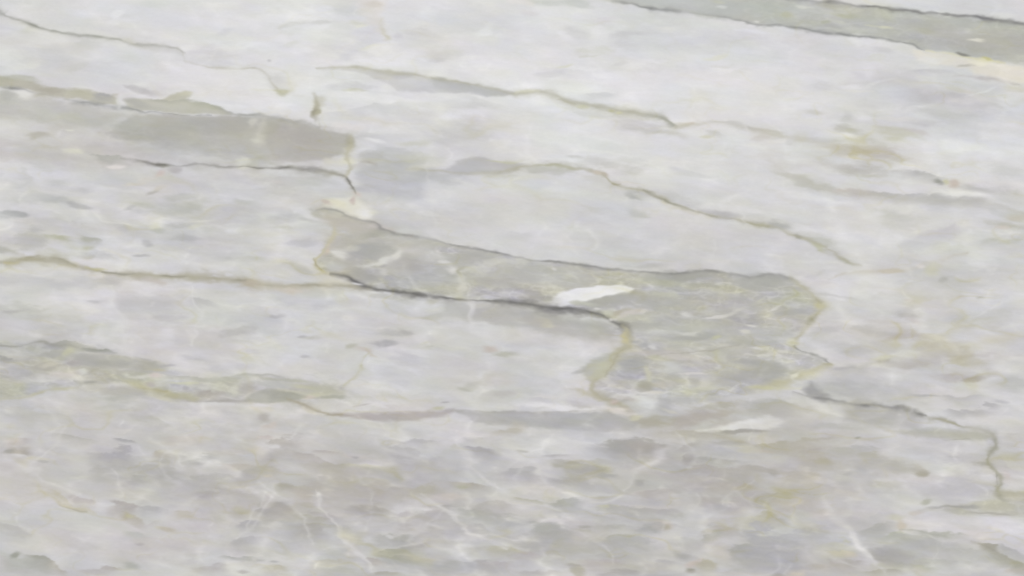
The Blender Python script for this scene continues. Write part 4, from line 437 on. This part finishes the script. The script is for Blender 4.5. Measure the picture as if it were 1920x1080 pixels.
P([(1510,729),(1523,716),(1531,724),(1542,734),(1556,742),(1559,750),(1542,751),(1522,744)], (150,150,152), .75, 10, p=pv)
v13 = [(1488,733,.7,.5),(1503,738,1,.7),(1522,744,1.1,.8),(1545,749,1.3,1),(1562,752,1,.7),(1585,755,1.1,.7),(1610,758,1.2,.8),(1625,759,1.4,1),(1642,759,1.3,1),(1658,762,1,.6),(1672,765,1.2,.8),(1688,763,1.6,1),(1698,767,1.8,1),(1712,772,1.7,1),(1727,776,1.5,1),(1740,778,.8,.7)]
V([(x, y + 1, w, .6) for x, y, w, al in v13], (168,167,165), .8, 2.6, 5); V(v13, (126,126,125), .9, 1.7, 2.0, p=pv)
V([(1575,758,1,.6),(1600,763,1,.5)], (206,205,182), .5, 3, 3)
pv = part('vein', 'olive vein dropping down near the right edge')
v16 = [(1745,784,.8,.7),(1760,785,1,.9),(1775,788,1,.9),(1790,794,1,1),(1802,799,.9,.9),(1820,803,.8,.6),(1840,806,1,.7),(1856,811,1.4,.9),(1866,820,1.6,1),(1872,832,1.6,1),(1866,843,1.5,1),(1858,852,1.4,1),(1855,864,1.3,.9),(1863,875,1.3,1),(1873,887,1.4,1),(1877,900,1.6,1),(1874,912,1.6,1),(1876,924,1.7,1),(1883,932,1.4,.8)]
V(v16, (172,171,157), .92, 3.8, 4, .2, p=pv); V([(1752,785,.8,.6),(1772,788,1,.8),(1790,795,1,.9),(1802,799,.8,.7)], (160,156,126), .7, 1.6, 1.8); V([(1868,826,1,.7),(1871,836,1,.9),(1863,846,.9,.8)], (146,147,134), .7, 3, 3); V([(1877,905,1,.6),(1874,918,1,.9),(1879,929,1,.7)], (152,152,136), .6, 3, 4)
V([(1870,886,.8,.6),(1869,898,1,1),(1867,912,.9,.7)], (136,138,126), .6, 1.2, 1.4)
# vein falling to the right through the upper middle
pv = part('vein', 'olive vein falling gently through the upper middle')
v8 = [(592,128,.8,.5),(620,126,1,.7),(645,126.5,1,.8),(672,126,1.1,1),(690,131,1.1,.8),(720,135,1.1,.8),(745,137,1,.8),(772,138,1,.8),(792,143,1,.7),(810,146,1,.7),(840,149,1,.8),(870,156,1,.8),(900,160,1,.7),(930,166,1.1,.8),(952,172,1.2,.8),(968,176,1.3,.8),(985,174,1.3,.8),(1005,171,1.3,.8),(1025,172,1.5,.9),(1045,178,1.8,.9),(1062,187,2.2,1),(1085,194,2.3,1),(1110,198,2,1),(1135,203,2.1,1),(1160,208,2,.9),(1185,210,1.8,.9),(1210,214,1.6,.9),(1230,217,1.6,1),(1245,223,1.8,1),(1255,231,1.4,1),(1265,238,.8,.7)]
V(v8, (176,174,156), .95, 2.5, 3.0, .25, p=pv)
V([(1052,184,.8,.7),(1064,190,1,1),(1076,195,.8,.7)], (166,164,136), .7, 2, 2); D(1088,199,14,5,(200,199,168),.8,8); D(1145,208,10,4,(184,182,146),.8,8); D(1162,212,8,3,(206,204,170),.7)
V([(1215,215,.8,.6),(1236,218,1.2,1),(1250,226,1.2,1),(1257,234,.8,.8)], (156,158,152), .7, 3, 4); V([(970,173,1,.6),(995,169,1,.8),(1010,170,.8,.6)], (206,205,172), .6, 2, 2)
V([(1010,178,1,.5),(1045,188,1,.6),(1100,206,1,.5)], (216,214,204), .5, 4, 5)
# vein under it
pv = part('vein', 'yellow olive vein crossing the right of the middle and fading out at its lower end')
v7 = [(760,314,.6,.4),(785,317,.9,.6),(805,321,1,.7),(828,320,1,.6),(860,324,.9,.5),(900,324,1,.6),(935,323,1,.7),(960,317,1.2,.8),(985,312,1.3,.8),(1010,309,1.2,.8),(1035,310,1.3,.9),(1060,314,1.2,.9),(1088,316,1,.8),(1104,319,1.2,.9),(1118,324,1.6,.9),(1132,331,1.7,.9),(1143,341,1.3,.9),(1156,347,1.3,.9),(1172,352,1,.8),(1190,355,1.1,.8),(1210,359,1.2,1),(1226,366,1.1,1),(1246,374,1.3,1),(1266,382,1.3,1),(1286,390,1.4,1),(1302,396,1.2,.9),(1322,401,1.1,.9),(1342,407,1.1,.9),(1362,409,1,.6),(1385,412,1,.8),(1402,418,1.2,.9),(1420,422,1.4,.9),(1440,424,1.2,.8),(1462,428,.9,.6),(1485,439,1,.7),(1508,443,1.1,.8),(1522,450,1.1,.7),(1542,461,1,.6),(1562,473,1,.6),(1582,486,1,.7),(1600,493,.9,.6),(1614,497,.7,.4)]
V(v7, (178,175,156), .92, 2.9, 3.1, .25, p=pv)
V([(1205,357,.8,.7),(1218,362,1.1,1),(1235,370,1,.9),(1252,376,1,.9),(1280,387,1,.8),(1300,395,.8,.5)], (142,141,128), .75, 1.5, 1.6); V([(1246,379,1,.7),(1270,389,1,.9),(1296,398,1,.8),(1330,409,1,.5)], (215,209,186), .75, 2, 3)
V([(1310,398,.7,.5),(1330,404,1,.8),(1345,408,.9,.7)], (150,148,134), .6, 1.4, 1.5); V([(915,300,.8,.6),(935,302,1,.9),(960,304,1.1,.9),(980,301,.8,.6)], (194,194,162), .85, 2.4, 2.4); V([(1000,308,1,.5),(1045,312,1.2,.9),(1070,316,1,.6)], (178,180,152), .7, 2.5, 2.5); D(1112,322,14,5,(211,198,176),.85,16); V([(1148,345,.8,.7),(1158,347,1.1,1),(1165,346,.8,.7)], (156,150,120), .8, 2, 2); D(1128,326,14,4,(194,182,158),.7,30)
V([(1402,419,.8,.6),(1416,422,1,.9),(1438,424,1,.7)], (164,162,134), .6, 2, 2)
# faint lines on the right
V([(1505,518,.7,.4),(1530,513,1,.7),(1548,507,.9,.6)], (192,192,189), .8, 2, 3); V([(1550,522,.6,.4),(1575,515,1,.7),(1600,511,.9,.5),(1625,508,1,.6),(1655,506,1.2,.9),(1680,506,1.2,1),(1705,504,1,.8),(1722,497,1,.7),(1745,492,1,.6),(1770,487,1,.6),(1790,479,.9,.7),(1812,475,.9,.8)], (196,191,176), .8, 2.4, 3); D(1665,508,24,4,(212,202,176),.8,0)
V([(1560,705,1,.3),(1640,684,1,.6),(1700,667,1,.7),(1780,652,1,.7),(1860,640,1,.7),(1920,632,1,.6)], (208,205,191), .6, 8, 8)
# veins at the top right
pv = part('vein', 'dark vein along the underside of the top right band')
v9 = [(1150,2,.8,.5),(1170,5,1.2,.9),(1185,7,1.1,.9),(1202,12,1.1,1),(1218,15,1.5,1.2),(1235,18,1.3,1.1),(1252,19,.9,.7),(1275,23,.8,.4),(1310,25,.8,.4),(1345,30,1,.6),(1375,37,1,.6),(1400,43,1,.6),(1425,49,.9,.6),(1450,48,.9,.6),(1475,49,1,.8),(1500,52,1.1,.9),(1530,57,1.1,1),(1555,61,1.1,1),(1578,64,1.2,1.1),(1595,67,1.2,1.1),(1612,70,1,.8),(1645,72,1,.7),(1670,74.5,1.1,.9),(1695,79,1.2,1.1),(1710,82,1,1),(1722,88,.9,.8),(1735,93,.7,.4)]
V([(x, y - 1, 1, .5) for x, y, *_ in v9], (164,165,160), .7, 5, 2.5); V(v9, (122,123,121), .85, 2.0, 1.8, .5, p=pv)
V([(1738,94,1,.7),(1768,98,1.2,1),(1792,104,1.2,1),(1825,110,1.1,.9),(1850,113,1,.9),(1880,118,.8,.6)], (218,213,172), .85, 2, 2.6); D(1806,101,14,4,(136,134,124),.9,8); D(1842,109,12,2.5,(196,192,128),.7,8)
pv = part('vein', 'dark vein along the upper side of the top right band')
v10 = [(100,-252,.8,.5),(600,-161,.8,.6),(1100,-63,.9,.6),(1350,-21,1,.7),(1508,-1,1.1,.8),(1530,1,1,.7),(1552,3,1.3,1.1),(1568,4,1.3,1.1),(1584,7,1,.8),(1605,11,1,.8),(1622,12,1.3,1.1),(1645,15,1.3,1.1),(1672,17,1.2,1),(1700,19,1.1,1),(1722,22,1.1,.9),(1738,25,1.1,1),(1765,26,1.1,1),(1790,29,1,.9),(1815,30,.9,.8),(1838,34,1.2,1.1),(1855,36,1.1,1),(1880,39,1,.8),(1900,42,1.6,.9),(1920,45,1.8,.9)]
V([(x, y + 1, 1, .5) for x, y, *_ in v10], (158,158,155), .7, 2, 4); V(v10, (116,115,114), .88, 1.8, 2.1, .5, p=pv)
# lower left
pv = part('vein', 'thin dark line on top of the lower left belt')
V([(0,648,1,.8),(25,648,1,.9),(48,646,.9,.7),(72,640,1.2,.9),(90,646,1.1,.9),(115,648,1,.6),(150,650,.9,.5)], (152,152,142), .8, 1.8, 2.2, p=pv)
V([(140,713,.7,.6),(152,717,1.1,1),(175,717,1.1,.9),(195,714,1,.9),(215,713,1,.8),(240,716,.8,.5)], (158,158,152), .85, 1.8, 2.2)
V([(0,748,1,.6),(45,745,1,.7),(70,737,1.1,.9),(100,731,1.2,.9),(125,728,.9,.7),(150,727,.7,.4)], (186,184,158), .85, 3, 2.5)
V([(235,714,.8,.5),(258,722,1.1,.8),(285,728,1.4,.9),(308,733,1.4,.9),(328,744,1.2,.7)], (184,180,148), .85, 4, 4); V([(268,727,.8,.6),(292,729,1,.9),(312,732,.8,.6)], (168,162,132), .7, 2, 2)
V([(420,709,.7,.4),(450,704,1,.8),(485,703,1,.9),(510,705,.9,.7),(530,708,.7,.4)], (168,169,160), .8, 1.8, 3)
V([(322,755,.8,.8),(360,755,1,1),(440,755.5,1,1),(445,756,.6,.2)], (211,211,208), .8, 1, 4)
pv = part('vein', 'olive vein curving down from the lower left belt')
V([(540,748,.8,.6),(558,753,1.1,.9),(570,758,1.3,1),(582,765,1.3,1),(598,771,1.2,.9),(618,776,1,.8),(640,778,1,.7)], (170,164,144), .95, 3.4, 3.6, .2, p=pv)
V([(615,776,.8,.6),(645,779,1,.9),(665,780,.8,.6)], (160,154,150), .6, 1.8, 2); V([(566,763,1,.6),(582,771,1.2,.9),(602,777,1,.6)], (210,204,180), .7, 2, 3)
V([(684,655,.8,.5),(690,662,1,.7),(684,672,1,.8),(676,688,1.1,.9),(667,703,1.1,.9),(655,716,1.1,.8),(648,724,.9,.6)], (194,192,168), .85, 2.6, 2.6)
V([(836,770,.8,.6),(900,771,.9,.7),(960,772,1,.8),(1000,775,1,.8),(1040,773,1,.8),(1065,771,1,.8),(1110,770,.9,.6),(1140,768,.8,.4)], (170,168,160), .7, 1.2, 2.4)
V([(592,178,.7,.5),(594,196,1,.8),(597,216,.9,.6),(604,236,.8,.5)], (172,168,146), .7, 3, 3)
V([(661,256,.8,.6),(658,272,1.1,.9),(649,286,1,.9),(650,298,1,.8),(655,314,1,.8),(652,328,.9,.7)], (184,180,156), .9, 4, 4, .3)
V([(530,172,.8,.5),(560,178,.9,.5),(592,186,.9,.5)], (203,201,188), .7, 5, 5)
V([(1262,238,.8,.7),(1300,234,1,.7),(1350,230,1,.6),(1400,240,1,.8),(1430,248,1.2,.8),(1470,255,1,.7),(1520,262,1,.6),(1560,275,1,.6)], (196,193,180), .8, 4, 5, .4)
V([(1440,300,1,.5),(1480,326,1,.7),(1520,344,1.2,.8),(1570,357,1.2,.8),(1640,364,1,.7),(1720,372,1,.7),(1800,376,1,.6),(1870,384,1,.6),(1920,400,1,.6)], (190,188,179), .7, 5, 6, .4)
for x, y, rx, ry, c, a in [(1600,295,190,60,(205,202,194),.35),(1720,610,230,70,(202,199,192),.35),(1520,880,180,70,(194,191,181),.35),(1310,800,160,36,(190,187,177),.4),(540,880,150,70,(192,188,180),.35),(700,930,200,80,(188,184,179),.3),(330,870,180,60,(190,187,182),.3),(1330,900,200,60,(189,185,180),.3),(1450,300,60,40,(207,203,194),.4)]:
    s_ = win(x - 2 * rx, y - 2 * ry, x + 2 * rx, y + 2 * ry, 4)
    lay(s_, a * np.exp(-((WX[s_] - x) / rx) ** 2 - ((WY[s_] - y) / ry) ** 2) * (.7 + .5 * NS[s_]), c)
P([(1310,807),(1350,799),(1395,788),(1440,781),(1472,790),(1462,805),(1400,808)], (221,221,219), .9, 7, fade=(1380,806,1440,772)); D(1385,810,60,2.4,(172,170,164),.8,0)
# bottom: pale healed cracks and ochre threads
for pts, c, a, w in [([(590,918,.8,.5),(600,938,1.1,.9),(612,962,1.2,1),(622,978,1.2,1),(632,990,.8,.5)],(208,205,201),.85,3.6),([(632,990,.8,.4),(655,1015,1.1,.7),(672,1040,1.2,.7)],(203,199,194),.7,6),([(815,942,.8,.5),(845,960,1.1,.8),(865,980,1,.7),(880,998,1.1,.9),(900,1003,1.2,1),(925,1013,1,.7)],(208,205,202),.85,4),([(850,832,.8,.4),(870,860,1.1,.7),(895,885,1.1,.7),(925,912,1,.6)],(203,201,203),.7,9),([(1250,838,1,.5),(1232,858,1.1,.8),(1210,876,1,.7),(1190,885,.8,.4)],(204,200,199),.75,7),([(1588,985,.8,.5),(1592,1005,1,.8),(1606,1022,1.2,1),(1625,1040,1.3,1),(1645,1058,1,.8)],(212,210,208),.9,5),([(720,1030,.6,.5),(760,1022,.9,.8),(800,1014,1,.8),(860,1010,.8,.5)],(202,200,198),.7,2.5),([(960,940,.6,.2),(985,934,1,.7),(1020,940,1,.6)],(188,187,170),.7,2),([(80,925,.7,.5),(100,934,1,.8),(115,944,1.1,.9),(135,952,1.1,.9),(155,955,1.1,.8),(175,962,.9,.5)],(199,194,172),.8,3.2),([(115,946,.7,.5),(140,957,1,.9),(155,960,.8,.6)],(172,168,156),.7,2),([(215,968,.8,.4),(245,985,1,.7),(275,1000,1,.7)],(207,203,204),.7,5),([(1685,994,.8,.7),(1710,994,1,.9),(1740,998,1,.8),(1775,1004,.9,.5)],(170,172,164),.75,2),([(1820,1015,.8,.5),(1850,1030,1.1,.8),(1880,1045,1.2,.9),(1900,1058,1.2,.9),(1920,1066,1.2,.8)],(178,176,164),.7,6),([(1830,1020,.8,.5),(1858,1031,1,.9),(1870,1037,.8,.6)],(156,154,144),.6,2.2),([(1545,850,.8,.4),(1580,842,1,.6),(1640,856,1,.6),(1700,878,1,.7)],(188,187,174),.5,7),([(870,1008,.6,.4),(960,968,1,.5)],(206,206,203),.3,2),([(1340,812,1,.6),(1385,822,1.1,.7),(1420,836,1,.6)],(182,178,162),.7,4),([(0,818,1,.4),(30,822,1,.6)],(186,186,160),.6,4)]:
    V(pts, tuple(q + (4 if sum(c) > 590 else 0) for q in c), min(1, a * 1.15), w * .7, w * .7, .4, wav=6)
for pts, w, a in [([(440,822),(480,838),(520,842)],7,.5),([(505,925),(492,945),(472,965),(462,990)],6,.55),([(632,990),(660,1025),(690,1065)],6,.6),([(770,925),(815,942),(850,962)],7,.55),([(925,1013),(950,1025),(985,1030)],5,.5),([(700,830),(740,850),(790,862)],8,.4),([(862,520),(872,545),(880,570),(886,610)],11,.3),([(800,290),(805,350),(815,420)],9,.3),([(205,540),(212,575),(225,612),(240,640)],7,.5),([(1630,395),(1655,430),(1665,460),(1640,490)],12,.55),([(1665,460),(1700,480),(1750,487)],10,.4),([(1720,440),(1680,450),(1655,462)],7,.4),([(360,540),(370,600),(365,650)],8,.35),([(60,868),(95,905),(150,925)],9,.4),([(960,850),(1000,880),(1015,905)],9,.5),([(1430,930),(1400,965),(1385,1000)],6,.35),([(1590,940),(1585,975),(1592,1005)],12,.5),([(290,820),(330,845),(345,870)],8,.45),([(90,760),(105,790),(100,815)],8,.4),([(250,760),(300,790),(330,800)],7,.35),([(1255,805),(1300,845),(1280,850)],5,.3),([(745,468),(720,488),(690,500)],9,.4),([(745,470),(800,466),(830,486),(846,510),(862,540)],9,.3),([(860,515),(890,502),(930,495),(985,488)],8,.4)]:
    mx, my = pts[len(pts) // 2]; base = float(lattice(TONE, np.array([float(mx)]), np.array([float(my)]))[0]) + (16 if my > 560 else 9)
    V([(x, y, rng.uniform(.7, 1.2), rng.uniform(.6, 1)) for x, y in pts], (base, base - .5, base - 3), min(1, a * 1.3), w * .6, w * .6, .4, wav=14)
for pts, w, a in [([(488,905),(520,925),(548,945),(575,985),(590,1020)],4.5,.75),([(520,925),(498,950),(478,985),(450,1010)],4.5,.7),([(596,925),(614,960),(632,992),(660,1030),(700,1075)],4,.8),([(790,925),(835,955),(872,992),(905,1006),(950,1030)],5,.8),([(835,955),(800,985),(770,1010)],4,.5),([(860,838),(885,872),(915,905),(960,930)],6,.6),([(1255,835),(1225,865),(1195,890),(1170,915)],5,.6),([(1592,985),(1604,1018),(1630,1045),(1660,1075)],4.5,.9),([(1592,985),(1560,960),(1540,930)],5,.5),([(340,835),(300,865),(320,900)],5,.5),([(120,800),(105,840),(60,872)],5,.5),([(1310,930),(1300,965),(1270,1000),(1235,1020)],6,.55),([(1420,900),(1385,925),(1350,945)],5,.5),([(210,880),(240,920),(300,950)],4,.4),([(1050,990),(1100,1005),(1140,1030),(1150,1060)],4,.45),([(700,985),(740,975),(800,960)],4,.4)]:
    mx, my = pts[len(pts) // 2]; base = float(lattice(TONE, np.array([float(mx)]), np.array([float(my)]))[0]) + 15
    V([(x, y, rng.uniform(.6, 1.3), rng.uniform(.6, 1)) for x, y in pts], (base + 1, base, base - 2), a, w * .8, w * .8, .45, wav=8)
r3 = np.random.default_rng(31)
for k in range(90):
    x = r3.uniform(-300, 2200); y = r3.uniform(770, 1300) if k % 3 else r3.uniform(330, 760); an = r3.choice([-1, 1]) * math.radians(r3.uniform(18, 62)); pts = []
    for j in range(r3.integers(3, 6)):
        pts.append((x, y, r3.uniform(.6, 1.3), r3.uniform(.3, 1))); an += r3.normal(0, .25); x += 24 * math.cos(an); y += 16 * math.sin(an)
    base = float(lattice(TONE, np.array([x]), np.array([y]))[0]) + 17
    V(pts, (base, base - .5, base - 3), r3.uniform(.25, .55), r3.uniform(2.5, 7), r3.uniform(2.5, 7), .5, on=False, wav=14)
# loose ochre and grey threads in the stone outside the view
r2 = np.random.default_rng(77)
for k in range(26):
    side = k % 4
    x = [r2.uniform(-650,-60), r2.uniform(1980,2560), r2.uniform(0,1900), r2.uniform(0,1900)][side]
    y = [r2.uniform(-400,1500), r2.uniform(-400,1500), r2.uniform(-480,-60), r2.uniform(1140,1560)][side]
    pts = []; an = r2.normal(.1, .12)
    for j in range(7):
        pts.append((x, y, r2.uniform(.6, 1.3), r2.uniform(.4, 1))); an += r2.normal(0, .1); x += 45 * math.cos(an); y += 45 * math.sin(an)
        if side in (2, 3): pass
    if side == 2 and max(q[1] for q in pts) > -30: continue
    if side == 3 and min(q[1] for q in pts) < 1115: continue
    if side == 0 and max(q[0] for q in pts) > -20: continue
    V(pts, OL if k % 3 else GR, .8, 3, 4, on=False)

# ------------------------------------------------------------------ fine cloudiness on top of everything
fine = fbm(WX, WY, 26, 7, 3, 91); fine2 = fbm(GX, GY, 9, 4, 2, 95); dirt = fbm(WX, WY, 60, 16, 3, 99)
mo = (0.4 + 0.8 * mott)
web_all = np.clip(w1 + .35, 0, 1) ** 2 * np.clip(.5 + NZ3, 0, 1.3) * 6 + np.clip(w2 + .35, 0, 1) ** 2 * np.clip(.5 + NZ1, 0, 1.3) * 6
C += (web_all * mo * .55)[..., None] * np.array([1, .97, .85], np.float32)
C += (1.6 * fbm(GX, GY, 22, 3.2, 3, 201, .6))[..., None]
# hair-fine healed seams: pale ones in the busy stone, ochre threads where the stone is stained
def seam(sx, sy, seed, w):
    u = WX + 22 * QX; v = WY + 12 * QY
    return np.exp(-(np.abs(fbm(u, v, sx, sy, 2, seed, .4)) / w) ** 1.6)
pale = seam(150, 95, 241, .085) * np.clip(.25 + 1.6 * NZ3, 0, 1) + seam(90, 60, 251, .10) * np.clip(.1 + 1.6 * NZ1, 0, 1)
C += (pale * (2.5 + 7.5 * mott + 2.5 * sstep(700, 900, GY)))[..., None] * np.array([1, .98, .9], np.float32)
STAIN = np.array([
 [.1,.1,.1,.1,.2,.4,.2,.2,.3,.3,.2,.2,.3,.4,.3,.5],
 [.2,.2,.2,.3,.5,.5,.3,.3,.3,.3,.3,.4,.5,.6,.6,.5],
 [.4,.4,.3,.5,.5,.7,.4,.5,.4,.5,.4,.5,.9,1,.7,.5],
 [.6,.6,.6,.5,.4,.9,.6,.3,.2,.3,.3,.3,.4,.4,.5,.7],
 [.5,.4,.4,.5,.8,.8,.6,.6,.6,.7,.8,.7,.7,.8,.7,.7],
 [.8,.8,.7,.6,.5,.6,.5,.5,.5,1,.9,.9,.9,.8,.9,.8],
 [.6,.6,.7,.7,.8,.6,.5,.6,.6,1,1,1,.8,.6,.7,.7],
 [.7,.7,.6,.8,1,.8,.7,.7,.7,.7,.7,1,1,1,.6,.9],
 [.4,.4,.5,.6,.7,.7,.7,.7,.6,.7,.9,1,.9,1,.8,.8]], np.float32)
stain = lattice(STAIN, WX, WY) * np.where(K == p_wh, 0.0, 1.0)
gold = seam(120, 48, 261, .06) * np.clip(.1 + 1.8 * fbm(WX, WY, 110, 50, 2, 271), 0, 1) + .8 * seam(60, 24, 281, .07) * np.clip(-.1 + 1.8 * fbm(WX, WY, 90, 40, 2, 291), 0, 1)
cloud = np.clip(fbm(WX, WY, 80, 28, 4, 301, .6) * 1.8 - .15, 0, 1)
C += (np.clip(gold, 0, 1) * stain)[..., None] * np.array([-5, -7, -25], np.float32) + (cloud * stain ** 1.5)[..., None] * np.array([.6, -.4, -4.5], np.float32)
C += (2.6 * fine * mo + 0.9 * fine2 + 2.0 * dirt * mo)[..., None]
C[..., 2] -= 2.2 * np.clip(fbm(WX, WY, 34, 12, 3, 103) * 2, -1, 1) * mo
Y = C.mean(-1, keepdims=True); dY = Y - 206.0
C += dY * 0.16 * np.exp(-(dY / 42.0) ** 2)     # depth of the stone's own tones
warm = sstep(150, 950, GY)[..., None]
C += warm * np.array([-1.2, -2.4, -3.6], np.float32) + np.array([0, .2, 1.4], np.float32)
C = np.clip(C, 60, 238) / 255.0
LIN = np.where(C <= 0.04045, C / 12.92, ((C + 0.055) / 1.055) ** 2.4)

# ------------------------------------------------------------------ material: pigment from the stone pattern, crystal grain and polish from nodes
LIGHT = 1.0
mat = bpy.data.materials.new('polished_marble'); mat.use_nodes = True
nt = mat.node_tree; N = nt.nodes; LK = nt.links
bs = N['Principled BSDF']
at = N.new('ShaderNodeAttribute'); at.attribute_name = 'stone'
tc = N.new('ShaderNodeTexCoord')
mp = N.new('ShaderNodeMapping'); mp.inputs['Scale'].default_value = (1, 2.2, 1); LK.new(tc.outputs['Object'], mp.inputs['Vector'])
n1 = N.new('ShaderNodeTexNoise'); n1.inputs['Scale'].default_value = 170; n1.inputs['Detail'].default_value = 4; LK.new(mp.outputs[0], n1.inputs['Vector'])
r1 = N.new('ShaderNodeMapRange'); r1.inputs['From Min'].default_value = .3; r1.inputs['From Max'].default_value = .7
r1.inputs['To Min'].default_value = .985; r1.inputs['To Max'].default_value = 1.015; LK.new(n1.outputs['Fac'], r1.inputs['Value'])
mul = N.new('ShaderNodeVectorMath'); mul.operation = 'SCALE'
LK.new(at.outputs['Color'], mul.inputs[0]); LK.new(r1.outputs[0], mul.inputs['Scale'])
LK.new(mul.outputs[0], bs.inputs['Base Color'])
n2 = N.new('ShaderNodeTexNoise'); n2.inputs['Scale'].default_value = 14; n2.inputs['Detail'].default_value = 3; LK.new(mp.outputs[0], n2.inputs['Vector'])
r2n = N.new('ShaderNodeMapRange'); r2n.inputs['To Min'].default_value = .30; r2n.inputs['To Max'].default_value = .46; LK.new(n2.outputs['Fac'], r2n.inputs['Value'])
LK.new(r2n.outputs[0], bs.inputs['Roughness'])
bs.inputs['IOR'].default_value = 1.49
bs.inputs['Specular IOR Level'].default_value = 0.35

# ------------------------------------------------------------------ the slab: its body, and every vein and patch as an inlaid piece of its own
root = bpy.data.objects.new('marble_slab', None); scene.collection.objects.link(root)
root['label'] = 'polished pale grey marble slab with olive veins and grey green patches'
root['category'] = 'marble slab'; root['kind'] = 'thing'

KF = K[:-1, :-1].copy()                        # one owner per cell
def components(F):
    # connected pieces of each vein or patch: run-length union-find, row by row
    F = F.astype(np.int32); lab = np.zeros(F.shape, np.int32); par = [0]
    def find(a):
        while par[a] != a: par[a] = par[par[a]]; a = par[a]
        return a
    prev = []
    for j in range(F.shape[0]):
        row = F[j]; cut = np.flatnonzero(np.diff(row)) + 1
        st_ = np.concatenate([[0], cut]); en = np.concatenate([cut, [len(row)]]); cur = []
        for a, b in zip(st_, en):
            k = row[a]
            if k == 0: continue
            par.append(len(par)); me_ = len(par) - 1
            for (pa, pb, pk, pl) in prev:
                if pk == k and pa < b and pb > a: par[find(me_)] = find(pl)
            lab[j, a:b] = me_; cur.append((a, b, k, me_))
        prev = cur
    return np.array([find(i) for i in range(len(par))])[lab]
LAB = components(KF); ids, cnt = np.unique(LAB, return_counts=True)
PIECES = []; NEW = np.zeros_like(KF)
for i, c in zip(ids, cnt):
    if i and c >= 260:
        where = LAB == i; own = int(KF[where][0]); PIECES.append((own, c)); NEW[where] = len(PIECES)
KF = NEW
qx = 0.25 * (GX[:-1, :-1] + GX[1:, 1:]) ; NYF, NXF = KF.shape
PX = ((GX - 960) / 1000).astype(np.float32); PY = ((540 - GY) / 1000).astype(np.float32)
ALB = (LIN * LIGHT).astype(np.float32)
def build(name, idx, label, depth):
    sel = KF == idx
    jj, ii = np.nonzero(sel)
    v00 = jj * NX + ii; quads = np.stack([v00 + NX, v00 + NX + 1, v00 + 1, v00], 1)   # seen from above, counter clockwise
    used, inv = np.unique(quads, return_inverse=True); inv = inv.reshape(-1, 4)
    nv = len(used); vx = PX.ravel()[used]; vy = PY.ravel()[used]
    top = np.stack([vx, vy, np.full(nv, THICK, np.float32)], 1)
    # side walls where the piece ends
    pad = np.pad(sel if idx else np.ones_like(sel), 1); walls = []
    for dj, di, a, b in ((1, 0, 0, 1), (0, 1, 1, 2), (-1, 0, 2, 3), (0, -1, 3, 0)):
        nb = pad[1 + dj:1 + dj + NYF, 1 + di:1 + di + NXF][sel]
        e = inv[~nb]; walls.append(np.stack([e[:, b], e[:, a]], 1))
    walls = np.concatenate(walls)
    if idx: walls = walls[:0]
    wu, winv = np.unique(walls, return_inverse=True); winv = winv.reshape(-1, 2)
    low = top[wu].copy(); low[:, 2] = THICK - depth
    wq = np.stack([walls[:, 0], walls[:, 1], winv[:, 1] + nv, winv[:, 0] + nv], 1)
    verts = np.concatenate([top, low]); faces = np.concatenate([inv, wq])
    col = ALB.reshape(-1, 3)[used]; col = np.concatenate([col, col[wu]])
    if idx == 0:                               # underside of the slab
        x0, x1, y0, y1 = vx.min(), vx.max(), vy.min(), vy.max(); b = len(verts)
        verts = np.concatenate([verts, np.array([(x0, y0, 0), (x0, y1, 0), (x1, y1, 0), (x1, y0, 0)], np.float32)])
        faces = np.concatenate([faces, np.array([[b, b + 1, b + 2, b + 3]])]); col = np.concatenate([col, np.full((4, 3), .5, np.float32)])
    me = bpy.data.meshes.new(name)
    me.vertices.add(len(verts)); me.vertices.foreach_set('co', verts.astype(np.float32).ravel())
    nf = len(faces); me.loops.add(nf * 4); me.loops.foreach_set('vertex_index', faces.astype(np.int32).ravel())
    me.polygons.add(nf); me.polygons.foreach_set('loop_start', np.arange(0, nf * 4, 4, dtype=np.int32))
    me.update(calc_edges=True)
    ca = me.attributes.new('stone', 'FLOAT_COLOR', 'POINT')
    ca.data.foreach_set('color', np.concatenate([col, np.ones((len(col), 1), np.float32)], 1).astype(np.float32).ravel())
    me.materials.append(mat)
    o = bpy.data.objects.new(name, me); scene.collection.objects.link(o); o.parent = root
    if label: o['label'] = label
build('slab_body', 0, None, THICK)
first = {}
for i, (own, c) in enumerate(PIECES):
    if c > first.get(own, (0, 0))[0]: first[own] = (c, i)
for i, (own, c) in enumerate(PIECES):          # the longest piece of a vein carries its label
    build(PARTS[own][0], i + 1, PARTS[own][1] if first[own][1] == i else None, 0.012)
